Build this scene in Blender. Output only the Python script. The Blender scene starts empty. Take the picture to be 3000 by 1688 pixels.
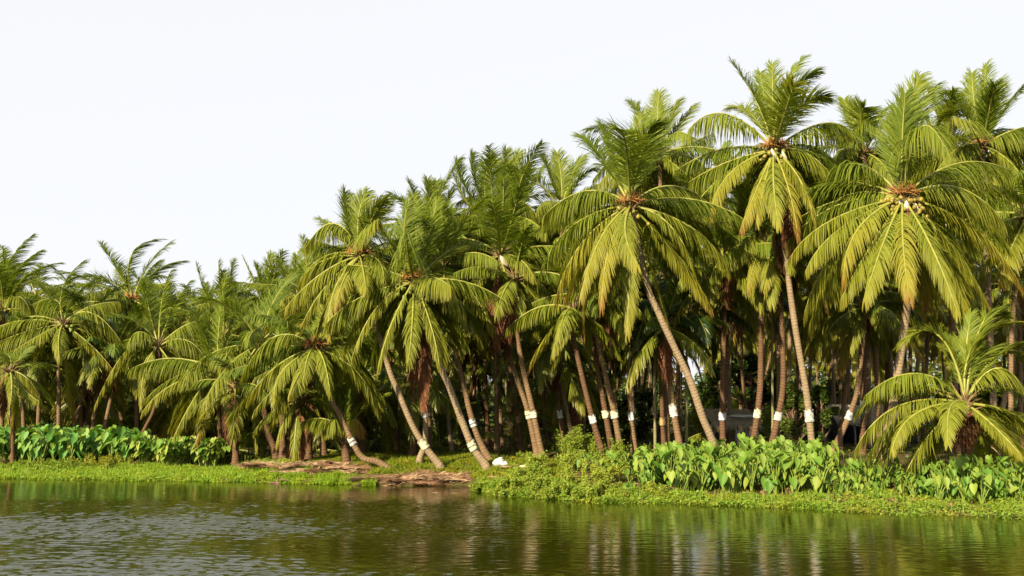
import bpy, math, random
import numpy as np
from mathutils import Vector

SC = bpy.context.scene
COL = SC.collection
random.seed(7)
RNG = np.random.default_rng(11)

# ------------------------------------------------------------------ camera
CAM_H = 2.7
WAVE = 1.0
FPX = 2598.0                       # focal length in pixels of the 3000 px wide photograph
PITCH = math.atan((1215 - 844) / FPX)
cd = bpy.data.cameras.new('camera')
cam = bpy.data.objects.new('camera', cd)
COL.objects.link(cam)
cam.location = (0, 0, CAM_H)
cam.rotation_euler = (math.pi / 2 + PITCH, 0, 0)
cd.sensor_width = 36.0
cd.lens = 36.0 * FPX / 3000.0
cd.clip_start = 0.1
cd.clip_end = 3000
SC.camera = cam

# ------------------------------------------------------------------ sky, sun, exposure
SUN_DIR = Vector((-0.54, -0.78, 0.47)).normalized()      # towards the sun
elev = math.asin(SUN_DIR.z)
world = bpy.data.worlds.new('World')
SC.world = world
world.use_nodes = True
nt = world.node_tree
nt.nodes.clear()
wo = nt.nodes.new('ShaderNodeOutputWorld')
bg = nt.nodes.new('ShaderNodeBackground')
sky = nt.nodes.new('ShaderNodeTexSky')
sky.sky_type = 'NISHITA'
sky.sun_disc = False
sky.sun_elevation = elev
sky.sun_rotation = math.atan2(SUN_DIR.x, SUN_DIR.y)
sky.air_density = 1.0
sky.dust_density = 3.0
bg.inputs['Strength'].default_value = 0.1
# bright high overcast veil mixed over the clear-sky model
veil = nt.nodes.new('ShaderNodeMix'); veil.data_type = 'RGBA'
veil.inputs[0].default_value = 0.90
veil.inputs[7].default_value = (4.22, 4.22, 4.29, 1)
nt.links.new(sky.outputs[0], veil.inputs[6])
nt.links.new(veil.outputs[2], bg.inputs['Color'])
nt.links.new(bg.outputs[0], wo.inputs[0])

sd = bpy.data.lights.new('sun', 'SUN')
sd.energy = 5.0
sd.angle = math.radians(0.8)
sd.color = (1.0, 0.86, 0.62)
so = bpy.data.objects.new('sun', sd)
COL.objects.link(so)
so.rotation_euler = SUN_DIR.to_track_quat('Z', 'Y').to_euler()
so.location = (-60, -70, 60)

SC.view_settings.view_transform = 'Standard'
SC.view_settings.look = 'None'
SC.view_settings.exposure = 1.25
SC.view_settings.gamma = 1.0
SC.render.engine = 'CYCLES'
SC.cycles.max_bounces = 6
SC.cycles.diffuse_bounces = 3
SC.cycles.glossy_bounces = 3
SC.cycles.transmission_bounces = 4
SC.cycles.transparent_max_bounces = 4
SC.cycles.caustics_reflective = False
SC.cycles.caustics_refractive = False

# ------------------------------------------------------------------ pixel -> world helpers (used only to survey positions)
ca, sa = math.cos(PITCH), math.sin(PITCH)
def ray(px, py):
    x = (px - 1500) / FPX; u = (844 - py) / FPX
    return np.array([x, ca - sa * u, sa + ca * u])
def W(px, py, Y):
    d = ray(px, py)
    return np.array([0, 0, CAM_H]) + d * (Y / d[1])
def onplane(px, py, z=0.0):
    d = ray(px, py)
    return np.array([0, 0, CAM_H]) + d * ((z - CAM_H) / d[2])

# ------------------------------------------------------------------ terrain
_sh = [onplane(x, y) for x, y in [(0,1403),(400,1408),(800,1414),(1000,1421),(1180,1425),(1360,1424),(1410,1438),(1500,1455),(1700,1468),
                                  (1900,1475),(2150,1480),(2500,1500),(3000,1520)]]
SHX = np.array([-400, -40] + [p[0] for p in _sh] + [22, 400]); SHY = np.array([41, 40.5] + [p[1] for p in _sh] + [21, 15])
PL = ([-60, -3, 0, .35, 6, 8.5, 14, 40, 400], [-.7, -.7, -.16, .05, .12, .42, .68, .85, 1.0])
PM_ = ([-60, -3, 0, .4, 1.2, 2.5, 4.2, 40, 400], [-.7, -.7, -.16, .10, .26, .55, .72, .9, 1.0])
PR = ([-60, -3, 0, .35, 3, 6, 9, 40, 400], [-.7, -.7, -.16, .05, .14, .40, .85, 1.1, 1.2])
def shore(x):
    return np.interp(x, SHX, SHY) + .18 * np.sin(x * 1.7) + .12 * np.sin(x * 3.9 + 1) + .06 * np.sin(x * 9.1)
def ground(x, y):
    x = np.asarray(x, float); y = np.asarray(y, float)
    d = y - shore(x)
    a = np.clip((x + 13.5) / 3.5, 0, 1); b = np.clip((x - 0.5) / 5.5, 0, 1)
    h = np.interp(d, *PL) * (1 - a) + np.interp(d, *PM_) * a * (1 - b) + np.interp(d, *PR) * a * b
    n = .05 * np.sin(x * 1.3 + y * .7) + .04 * np.sin(x * 2.9 - y * 2.1) + .02 * np.sin(x * 7 + y * 5)
    return h + n * np.clip(d / 3, 0, 1)
def hit(px, py):
    d = ray(px, py)
    for Y in np.arange(20, 160, .1):
        p = np.array([0, 0, CAM_H]) + d * (Y / d[1])
        if p[2] <= ground(p[0], p[1]): return p
    return p

# ------------------------------------------------------------------ mesh plumbing
class MB:
    """collects vertices, faces (tris / quads), one material index per face and a point attribute 'tint'"""
    def __init__(s): s.V = []; s.F = []; s.M = []; s.T = []; s.n = 0
    def add(s, V, F, m=0, t=None):
        V = np.asarray(V, np.float32).reshape(-1, 3); F = np.asarray(F, np.int32)
        if len(F) == 0: return
        s.V.append(V); s.F.append(F + s.n); s.M.append(np.full(len(F), m, np.int32)); s.n += len(V)
        if t is None: t = (0, .5, 0)
        t = np.asarray(t, np.float32)
        if t.ndim == 1: t = np.tile(t, (len(V), 1))
        s.T.append(t)
    def mesh(s, name, mats, smooth=False):
        me = bpy.data.meshes.new(name)
        V = np.concatenate(s.V); me.vertices.add(len(V)); me.vertices.foreach_set('co', V.ravel())
        lv = np.concatenate([f.ravel() for f in s.F]); tot = np.concatenate([np.full(len(f), f.shape[1], np.int32) for f in s.F])
        st = np.concatenate([[0], np.cumsum(tot)[:-1]]).astype(np.int32)
        me.loops.add(len(lv)); me.loops.foreach_set('vertex_index', lv)
        me.polygons.add(len(tot)); me.polygons.foreach_set('loop_start', st); me.polygons.foreach_set('loop_total', tot)
        me.polygons.foreach_set('material_index', np.concatenate(s.M))
        if smooth: me.polygons.foreach_set('use_smooth', np.ones(len(tot), bool))
        for m in mats: me.materials.append(m)
        at = me.attributes.new('tint', 'FLOAT_COLOR', 'POINT')
        T = np.concatenate(s.T); C = np.ones((len(T), 4), np.float32); C[:, :3] = T
        at.data.foreach_set('color', C.ravel())
        me.update(calc_edges=True)
        return me
def link(name, me, parent=None, loc=(0, 0, 0), rotz=0):
    o = bpy.data.objects.new(name, me); COL.objects.link(o)
    o.location = loc
    if rotz: o.rotation_euler = (0, 0, rotz)
    if parent is not None: o.parent = parent
    return o
def thing(name, label, cat, loc=(0, 0, 0), group=None, me=None, rotz=0, kind=None):
    o = link(name, me, None, [float(c) for c in loc], rotz)
    o['label'] = label; o['category'] = cat
    if group: o['group'] = group
    if kind: o['kind'] = kind
    return o
def unit(v, ax=-1):
    v = np.asarray(v, float); return v / np.maximum(np.linalg.norm(v, axis=ax, keepdims=True), 1e-9)
def tube(mb, P, R, sides=8, m=0, t=None, cap=True, lump=None):
    P = np.asarray(P, float); n = len(P); R = np.broadcast_to(np.asarray(R, float), (n,))
    T = unit(np.gradient(P, axis=0))
    ref = np.array([0, 1., 0]) if abs(T[0][1]) < .8 else np.array([1., 0, 0])
    A = unit(np.cross(T, ref)); B = np.cross(T, A)
    an = np.linspace(0, 2 * math.pi, sides, endpoint=False)
    RR = R[:, None] * np.ones((1, sides))
    if lump is not None: RR = RR * lump
    V = P[:, None] + RR[..., None] * (np.cos(an)[None, :, None] * A[:, None] + np.sin(an)[None, :, None] * B[:, None])
    i = np.arange(n - 1)[:, None] * sides; j = np.arange(sides)[None]; k = (j + 1) % sides
    F = np.stack([i + j, i + k, i + sides + k, i + sides + j], -1).reshape(-1, 4)
    tt = t
    if t is not None and np.ndim(t) == 2: tt = np.repeat(np.asarray(t), sides, 0)
    mb.add(V.reshape(-1, 3), F, m, tt)
    if cap:
        for e, f in ((0, 0), (n - 1, 1)):
            c = V[e]; VV = np.vstack([c, P[e][None]]); jj = np.arange(sides); kk = (jj + 1) % sides
            FF = np.stack([jj, kk, np.full(sides, sides)], -1)
            te = None if tt is None else (np.asarray(t)[e] if np.ndim(t) == 2 else t)
            mb.add(VV, FF, m, te)
def box(mb, c, s, m=0, rz=0, tilt=None, t=None):
    x, y, z = np.array(s) / 2
    V = np.array([[a * x, b * y, d * z] for d in (-1, 1) for b in (-1, 1) for a in (-1, 1)], float)
    if tilt is not None:
        ax, an = tilt; ca_, sa_ = math.cos(an), math.sin(an)
        if ax == 'x': V = V @ np.array([[1, 0, 0], [0, ca_, sa_], [0, -sa_, ca_]])
        if ax == 'y': V = V @ np.array([[ca_, 0, -sa_], [0, 1, 0], [sa_, 0, ca_]])
    ca_, sa_ = math.cos(rz), math.sin(rz)
    V = V @ np.array([[ca_, sa_, 0], [-sa_, ca_, 0], [0, 0, 1]]) + np.array(c)
    mb.add(V, [[0, 2, 3, 1], [4, 5, 7, 6], [0, 1, 5, 4], [2, 6, 7, 3], [0, 4, 6, 2], [1, 3, 7, 5]], m, t)
def blob(mb, c, r, seed=0, amp=.12, m=0, nu=16, nv=10, sq=1.0, t=None):
    rg = np.random.default_rng(seed)
    u = np.linspace(0, 2 * math.pi, nu, endpoint=False); v = np.linspace(0, math.pi, nv)
    U, Vv = np.meshgrid(u, v)
    D = np.stack([np.cos(U) * np.sin(Vv), np.sin(U) * np.sin(Vv), np.cos(Vv)], -1)
    k = np.zeros(U.shape)
    for _ in range(6):
        w = rg.normal(size=3) * 3.2; k += np.sin(D @ w + rg.uniform(0, 6)) / 2.5
    D = np.sign(D) * np.abs(D) ** sq
    P = D * np.array(r) * (1 + amp * k)[..., None] + np.array(c)
    i = np.arange(nv - 1)[:, None] * nu; j = np.arange(nu)[None]; kk = (j + 1) % nu
    F = np.stack([i + j, i + nu + j, i + nu + kk, i + kk], -1).reshape(-1, 4)
    mb.add(P.reshape(-1, 3), F, m, t)

# ------------------------------------------------------------------ materials
def mat(name, build):
    m = bpy.data.materials.new(name); m.use_nodes = True
    n = m.node_tree; n.nodes.clear()
    out = n.nodes.new('ShaderNodeOutputMaterial')
    build(n, out); return m
def N(n, t, **kw):
    x = n.nodes.new(t)
    for k, v in kw.items(): setattr(x, k, v)
    return x
def ramp(n, stops, src=None):
    r = N(n, 'ShaderNodeValToRGB'); e = r.color_ramp.elements
    while len(e) < len(stops): e.new(.5)
    for i, (p, c) in enumerate(stops): e[i].position = p; e[i].color = (*c, 1)
    if src is not None: n.links.new(src, r.inputs[0])
    return r
def mixc(n, f, a, b, mode='MIX'):
    x = N(n, 'ShaderNodeMix', data_type='RGBA', blend_type=mode)
    for sock, v in ((x.inputs[0], f), (x.inputs[6], a), (x.inputs[7], b)):
        if hasattr(v, 'links') or hasattr(v, 'is_linked'): n.links.new(v, sock)
        elif isinstance(v, tuple): sock.default_value = (*v, 1)
        else: sock.default_value = v
    return x.outputs[2]
def foliage(name, green, green2, yellow, brown, trans=.28, rough=.42, spec=.4, noise=.6):
    """tint.R = how yellow / dry the leaf is, tint.G = leaf-to-leaf variation"""
    green, green2, yellow, brown = (tuple(c * f for c, f in zip(q, (.98, .97, .64))) for q in (green, green2, yellow, brown))
    def b(n, out):
        at = N(n, 'ShaderNodeAttribute', attribute_name='tint')
        sp = N(n, 'ShaderNodeSeparateColor'); n.links.new(at.outputs['Color'], sp.inputs[0])
        oi = N(n, 'ShaderNodeObjectInfo')
        ad = N(n, 'ShaderNodeMath', operation='MULTIPLY_ADD'); n.links.new(oi.outputs['Random'], ad.inputs[0]); ad.inputs[1].default_value = .5
        ml = N(n, 'ShaderNodeMath', operation='MULTIPLY'); n.links.new(sp.outputs[1], ml.inputs[0]); ml.inputs[1].default_value = noise
        n.links.new(ml.outputs[0], ad.inputs[2])
        g = mixc(n, ad.outputs[0], green, green2)
        r = ramp(n, [(0, (0, 0, 0)), (.55, (1, 1, 1))], sp.outputs[0])
        c = mixc(n, r.outputs[0], g, yellow)
        r2 = ramp(n, [(.6, (0, 0, 0)), (.95, (1, 1, 1))], sp.outputs[0])
        c = mixc(n, r2.outputs[0], c, brown)
        p = N(n, 'ShaderNodeBsdfPrincipled'); n.links.new(c, p.inputs['Base Color'])
        p.inputs['Roughness'].default_value = rough; p.inputs['Specular IOR Level'].default_value = spec
        tr = N(n, 'ShaderNodeBsdfTranslucent')
        c2 = mixc(n, 1.0, c, (1.0, 1.0, .45), 'MULTIPLY'); n.links.new(c2, tr.inputs[0])
        mx = N(n, 'ShaderNodeMixShader'); mx.inputs[0].default_value = trans
        n.links.new(p.outputs[0], mx.inputs[1]); n.links.new(tr.outputs[0], mx.inputs[2]); n.links.new(mx.outputs[0], out.inputs[0])
    return mat(name, b)
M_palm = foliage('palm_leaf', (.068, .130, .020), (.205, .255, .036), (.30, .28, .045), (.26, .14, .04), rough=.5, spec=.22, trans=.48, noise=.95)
M_palm_shade = foliage('palm_leaf_shaded', (.055, .11, .014), (.13, .185, .02), (.25, .22, .03), (.2, .1, .03))  # darker copy of palm_leaf, the shade inside the grove put into its colour
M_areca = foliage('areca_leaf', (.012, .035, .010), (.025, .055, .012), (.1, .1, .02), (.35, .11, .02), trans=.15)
M_taro = foliage('taro_leaf', (.055, .155, .022), (.13, .255, .042), (.38, .37, .08), (.3, .14, .04), trans=.30, rough=.55, spec=.3)
M_taro2 = foliage('taro_leaf_blue_green', (.055, .19, .04), (.11, .27, .06), (.3, .33, .06), (.3, .14, .04), trans=.28, rough=.55, spec=.3)
M_weed = foliage('weed_leaf', (.09, .19, .02), (.19, .29, .035), (.30, .27, .04), (.25, .12, .04), trans=.3, rough=.55, spec=.25)
M_mat = foliage('water_weed_leaf', (.085, .20, .014), (.18, .30, .022), (.30, .33, .03), (.2, .15, .04), trans=.3, rough=.55, spec=.25)
M_grass = foliage('bank_grass', (.07, .14, .010), (.16, .22, .012), (.28, .22, .03), (.25, .12, .03), trans=.3, rough=.6, spec=.2)
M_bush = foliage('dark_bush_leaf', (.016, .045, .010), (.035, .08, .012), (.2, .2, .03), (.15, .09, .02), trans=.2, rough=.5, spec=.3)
def plain(name, c1, c2, scale=8, rough=.7, spec=.2, bump=0.0, stretch=(1, 1, 1)):
    c1, c2 = (tuple(c * .78 for c in q) for q in (c1, c2))
    def b(n, out):
        tc = N(n, 'ShaderNodeTexCoord'); mp = N(n, 'ShaderNodeMapping'); mp.inputs['Scale'].default_value = stretch
        n.links.new(tc.outputs['Object'], mp.inputs[0])
        no = N(n, 'ShaderNodeTexNoise'); no.inputs['Scale'].default_value = scale; no.inputs['Detail'].default_value = 5; n.links.new(mp.outputs[0], no.inputs[0])
        r = ramp(n, [(.3, c1), (.7, c2)], no.outputs[0])
        p = N(n, 'ShaderNodeBsdfPrincipled'); n.links.new(r.outputs[0], p.inputs['Base Color'])
        p.inputs['Roughness'].default_value = rough; p.inputs['Specular IOR Level'].default_value = spec
        if bump:
            bu = N(n, 'ShaderNodeBump'); bu.inputs['Strength'].default_value = bump; bu.inputs['Distance'].default_value = .03
            n.links.new(no.outputs[0], bu.inputs['Height']); n.links.new(bu.outputs[0], p.inputs['Normal'])
        n.links.new(p.outputs[0], out.inputs[0])
    return mat(name, b)
M_rachis = plain('rachis', (.20, .22, .03), (.33, .31, .05), 3, .5, .4)
M_dead = plain('dead_frond', (.085, .034, .018), (.26, .115, .052), 9, .85, .1)
M_dry = plain('dry_fallen_frond', (.17, .095, .05), (.54, .37, .22), 6, .85, .1)
M_fibre = plain('leaf_base_fibre', (.10, .06, .03), (.30, .21, .10), 14, .85, .1, .5)
M_flower = plain('palm_flower', (.26, .10, .03), (.44, .22, .06), 20, .7, .2)
M_nutY = plain('coconut_yellow', (.13, .125, .02), (.31, .23, .035), 4, .4, .4)
M_nutG = plain('coconut_green', (.09, .14, .015), (.20, .24, .03), 4, .4, .4)
M_spathe = plain('spathe_pale', (.45, .40, .28), (.75, .70, .58), 5, .6, .2)
M_white = plain('white_sacking', (.32, .31, .27), (.72, .71, .66), 9, .7, .2, .8)
M_cream = plain('cream_sacking', (.40, .37, .22), (.76, .74, .52), 9, .7, .2, .8)
M_blue = plain('grey_blue_sacking', (.30, .34, .36), (.66, .70, .70), 9, .7, .2, .8)
M_tan = plain('tan_sacking', (.30, .20, .08), (.48, .33, .16), 16, .8, .2, .8)
M_thatch = plain('thatch', (.30, .25, .18), (.75, .65, .52), 9, .9, .1, .8, (1, 6, 6))
M_tin = plain('weathered_sheet', (.42, .37, .32), (.72, .66, .60), 3, .7, .3, .3)
M_wood = plain('old_wood', (.10, .06, .035), (.24, .16, .10), 8, .85, .1, .4, (1, 1, .2))
M_pole = plain('grey_pole', (.22, .20, .16), (.42, .38, .32), 8, .85, .1, .3)
M_tarp = plain('white_tarpaulin', (.60, .62, .66), (.80, .82, .85), 5, .6, .3, .3)
M_dark = plain('dark_barrel', (.012, .014, .02), (.03, .035, .045), 5, .5, .4)
M_stem = plain('weed_stem', (.18, .10, .03), (.26, .24, .06), 8, .7, .2)
M_stalk = plain('taro_stalk', (.14, .24, .03), (.30, .36, .06), 4, .5, .3)
def trunkmat(name, light, dark, scar):
    light, dark, scar = (tuple(c * f for c, f in zip(q, (.74, .70, .66))) for q in (light, dark, scar))
    def b(n, out):
        at = N(n, 'ShaderNodeAttribute', attribute_name='tint')     # R = metres along the trunk / 12
        sp = N(n, 'ShaderNodeSeparateColor'); n.links.new(at.outputs['Color'], sp.inputs[0])
        tc = N(n, 'ShaderNodeTexCoord')
        no = N(n, 'ShaderNodeTexNoise'); no.inputs['Scale'].default_value = 3.0; no.inputs['Detail'].default_value = 6; n.links.new(tc.outputs['Object'], no.inputs[0])
        no2 = N(n, 'ShaderNodeTexNoise'); no2.inputs['Scale'].default_value = 22; no2.inputs['Detail'].default_value = 4; n.links.new(tc.outputs['Object'], no2.inputs[0])
        a = N(n, 'ShaderNodeMath', operation='MULTIPLY'); n.links.new(sp.outputs[0], a.inputs[0]); a.inputs[1].default_value = 12 / .115
        w = N(n, 'ShaderNodeMath', operation='MULTIPLY_ADD'); n.links.new(no.outputs[0], w.inputs[0]); w.inputs[1].default_value = 2.4; n.links.new(a.outputs[0], w.inputs[2])
        f = N(n, 'ShaderNodeMath', operation='FRACT'); n.links.new(w.outputs[0], f.inputs[0])
        rs = ramp(n, [(.0, (.75, .75, .75)), (.2, (.12, .12, .12)), (.75, (0, 0, 0)), (1.0, (.6, .6, .6))], f.outputs[0])
        c = mixc(n, no2.outputs[0], dark, light)
        r3 = ramp(n, [(.35, (0, 0, 0)), (.65, (1, 1, 1))], no.outputs[0])
        c = mixc(n, r3.outputs[0], c, mixc(n, .25, dark, c))
        c = mixc(n, rs.outputs[0], c, scar)
        p = N(n, 'ShaderNodeBsdfPrincipled'); n.links.new(c, p.inputs['Base Color']); p.inputs['Roughness'].default_value = .85
        p.inputs['Specular IOR Level'].default_value = .15
        bu = N(n, 'ShaderNodeBump', invert=True); bu.inputs['Strength'].default_value = .7; bu.inputs['Distance'].default_value = .02
        n.links.new(rs.outputs[0], bu.inputs['Height']); n.links.new(bu.outputs[0], p.inputs['Normal'])
        n.links.new(p.outputs[0], out.inputs[0])
    return mat(name, b)
M_tr_grey = trunkmat('trunk_grey', (.42, .34, .22), (.26, .20, .125), (.15, .11, .07))
M_tr_tan = trunkmat('trunk_tan', (.36, .26, .15), (.20, .13, .07), (.07, .04, .025))
M_tr_brown = trunkmat('trunk_brown', (.25, .155, .085), (.13, .075, .042), (.035, .02, .014))
M_tr_green = trunkmat('trunk_areca', (.34, .33, .17), (.20, .20, .09), (.30, .27, .18))

# ------------------------------------------------------------------ ground and water
def b_ground(n, out):
    tc = N(n, 'ShaderNodeTexCoord')
    n1 = N(n, 'ShaderNodeTexNoise'); n1.inputs['Scale'].default_value = .7; n1.inputs['Detail'].default_value = 8; n.links.new(tc.outputs['Object'], n1.inputs[0])
    n2 = N(n, 'ShaderNodeTexNoise'); n2.inputs['Scale'].default_value = 9; n2.inputs['Detail'].default_value = 8; n.links.new(tc.outputs['Object'], n2.inputs[0])
    r = ramp(n, [(.36, (.08, .037, .02)), (.5, (.035, .04, .01)), (.62, (.033, .055, .008))], n1.outputs[0])
    c = mixc(n, .55, r.outputs[0], ramp(n, [(.3, (.035, .022, .012)), (.7, (.16, .12, .04))], n2.outputs[0]).outputs[0])
    p = N(n, 'ShaderNodeBsdfPrincipled'); n.links.new(c, p.inputs['Base Color']); p.inputs['Roughness'].default_value = .95
    p.inputs['Specular IOR Level'].default_value = .1
    bu = N(n, 'ShaderNodeBump'); bu.inputs['Strength'].default_value = .8; bu.inputs['Distance'].default_value = .06
    n.links.new(n2.outputs[0], bu.inputs['Height']); n.links.new(bu.outputs[0], p.inputs['Normal'])
    n.links.new(p.outputs[0], out.inputs[0])
M_ground = mat('soil_and_moss', b_ground)
gx = np.concatenate([np.linspace(-700, -45, 14), np.linspace(-44, 40, 260), np.linspace(42, 700, 14)])
gy = np.concatenate([np.linspace(-60, 18, 5), np.linspace(19, 50, 170), np.linspace(51, 130, 60), np.linspace(150, 1500, 10)])
GX, GY = np.meshgrid(gx, gy)
GZ = ground(GX, GY)
mb = MB(); nx = len(gx); ii = np.arange(len(gy) - 1)[:, None] * nx; jj = np.arange(nx - 1)[None]
mb.add(np.stack([GX, GY, GZ], -1).reshape(-1, 3), np.stack([ii + jj, ii + jj + 1, ii + nx + jj + 1, ii + nx + jj], -1).reshape(-1, 4))
g = link('ground', mb.mesh('ground', [M_ground], True)); g['kind'] = 'structure'; g['label'] = 'mossy brown earth bank and grove floor'

def b_water(n, out):
    tc = N(n, 'ShaderNodeTexCoord')
    mp = N(n, 'ShaderNodeMapping'); mp.inputs['Scale'].default_value = (.42, 1.0, 1); n.links.new(tc.outputs['Object'], mp.inputs[0])
    n1 = N(n, 'ShaderNodeTexNoise'); n1.inputs['Scale'].default_value = 4.2; n1.inputs['Detail'].default_value = 3; n1.inputs['Distortion'].default_value = .4
    n.links.new(mp.outputs[0], n1.inputs[0])
    mp2 = N(n, 'ShaderNodeMapping'); mp2.inputs['Scale'].default_value = (.55, 1.2, 1); mp2.inputs['Rotation'].default_value = (0, 0, .25); n.links.new(tc.outputs['Object'], mp2.inputs[0])
    n2 = N(n, 'ShaderNodeTexNoise'); n2.inputs['Scale'].default_value = 1.3; n2.inputs['Detail'].default_value = 2; n.links.new(mp2.outputs[0], n2.inputs[0])
    # gusts: where the breeze roughens the surface (open water towards the lower left)
    mp3 = N(n, 'ShaderNodeMapping'); mp3.inputs['Scale'].default_value = (.10, .30, 1); n.links.new(tc.outputs['Object'], mp3.inputs[0])
    n3 = N(n, 'ShaderNodeTexNoise'); n3.inputs['Scale'].default_value = 1.0; n3.inputs['Detail'].default_value = 3; n.links.new(mp3.outputs[0], n3.inputs[0])
    sx = N(n, 'ShaderNodeSeparateXYZ'); n.links.new(tc.outputs['Object'], sx.inputs[0])
    lx = N(n, 'ShaderNodeMapRange'); n.links.new(sx.outputs[0], lx.inputs[0]); lx.inputs[1].default_value = 1.5; lx.inputs[2].default_value = -6.5; lx.inputs[3].default_value = 0; lx.inputs[4].default_value = 1
    ly = N(n, 'ShaderNodeMapRange'); n.links.new(sx.outputs[1], ly.inputs[0]); ly.inputs[1].default_value = 31; ly.inputs[2].default_value = 21; ly.inputs[3].default_value = 0; ly.inputs[4].default_value = 1
    ml = N(n, 'ShaderNodeMath', operation='MULTIPLY'); n.links.new(lx.outputs[0], ml.inputs[0]); n.links.new(ly.outputs[0], ml.inputs[1])
    r3 = N(n, 'ShaderNodeMapRange'); n.links.new(n3.outputs[0], r3.inputs[0]); r3.inputs[1].default_value = .30; r3.inputs[2].default_value = .60; r3.inputs[3].default_value = .25; r3.inputs[4].default_value = 1
    m2 = N(n, 'ShaderNodeMath', operation='MULTIPLY'); n.links.new(ml.outputs[0], m2.inputs[0]); n.links.new(r3.outputs[0], m2.inputs[1])
    amp = N(n, 'ShaderNodeMath', operation='MULTIPLY_ADD'); n.links.new(m2.outputs[0], amp.inputs[0]); amp.inputs[1].default_value = 1.0; amp.inputs[2].default_value = .16
    h1 = N(n, 'ShaderNodeMath', operation='MULTIPLY'); n.links.new(n1.outputs[0], h1.inputs[0]); n.links.new(amp.outputs[0], h1.inputs[1])
    h2 = N(n, 'ShaderNodeMath', operation='MULTIPLY_ADD'); n.links.new(n2.outputs[0], h2.inputs[0]); h2.inputs[1].default_value = .35; n.links.new(h1.outputs[0], h2.inputs[2])
    bu = N(n, 'ShaderNodeBump'); bu.inputs['Strength'].default_value = 1.0; bu.inputs['Distance'].default_value = .02
    n.links.new(h2.outputs[0], bu.inputs['Height'])
    p = N(n, 'ShaderNodeBsdfPrincipled')
    p.inputs['Base Color'].default_value = (.019, .022, .0006, 1); p.inputs['Roughness'].default_value = .09; p.inputs['IOR'].default_value = 1.5
    n.links.new(bu.outputs[0], p.inputs['Normal']); n.links.new(p.outputs[0], out.inputs[0])
M_water = mat('murky_water', b_water)
wx = np.linspace(-27, 25, 800); wy = np.linspace(10, 38, 780)
WX, WY = np.meshgrid(wx, wy)
rw = np.random.default_rng(3)
gust = np.zeros_like(WX)
for _ in range(9):
    a = rw.uniform(-.5, .5); k = rw.uniform(.25, 1.0)
    gust += np.sin(k * (WX * .28 * math.cos(a) + WY * 1.0 + WX * .25 * math.sin(a)) * 1.6 + rw.uniform(0, 6.28))
gust = np.clip(.42 + gust * .24, 0, 1)
reach = np.clip((1.0 - WX + np.maximum(0, 18 - WY) * .6) / 7, 0, 1) * np.clip((29.5 - WY) / 5, 0, 1)
ampl = .11 + .12 * gust ** 2 + 2.6 * reach * (.06 + .94 * gust ** 1.3)
HZ = np.zeros_like(WX)
for _ in range(64):
    lam = .12 * (.46 / .12) ** (rw.random() ** 1.4); th = rw.normal(0, .38); k = 2 * math.pi / lam
    ph = rw.uniform(0, 6.28); wb = .7 * np.sin(WX * rw.uniform(.2, .9) + WY * rw.uniform(.2, .9) + ph * 3)
    q_ = k * (WX * math.sin(th) + WY * math.cos(th)) + ph + wb
    HZ += .030 / k * (np.sin(q_) + .22 * np.sin(2 * q_))
HZ *= ampl * WAVE
fx = np.clip(np.minimum(WX + 27, 25 - WX) / 1.5, 0, 1) * np.clip(np.minimum(WY - 10, 38 - WY) / 1.5, 0, 1)
HZ *= fx
mb = MB(); nx = len(wx); ii = np.arange(len(wy) - 1)[:, None] * nx; jj = np.arange(nx - 1)[None]
mb.add(np.stack([WX, WY, HZ], -1).reshape(-1, 3), np.stack([ii + jj, ii + jj + 1, ii + nx + jj + 1, ii + nx + jj], -1).reshape(-1, 4))
for x0, x1, y0, y1 in ((-700, -27, -80, 75), (25, 700, -80, 75), (-27, 25, -80, 10), (-27, 25, 38, 75)):
    mb.add([[x0, y0, 0], [x1, y0, 0], [x1, y1, 0], [x0, y1, 0]], [[0, 1, 2, 3]])
w = link('water', mb.mesh('water', [M_water], True)); w['kind'] = 'structure'; w['label'] = 'calm murky green brown water with wind ripples'

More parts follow.
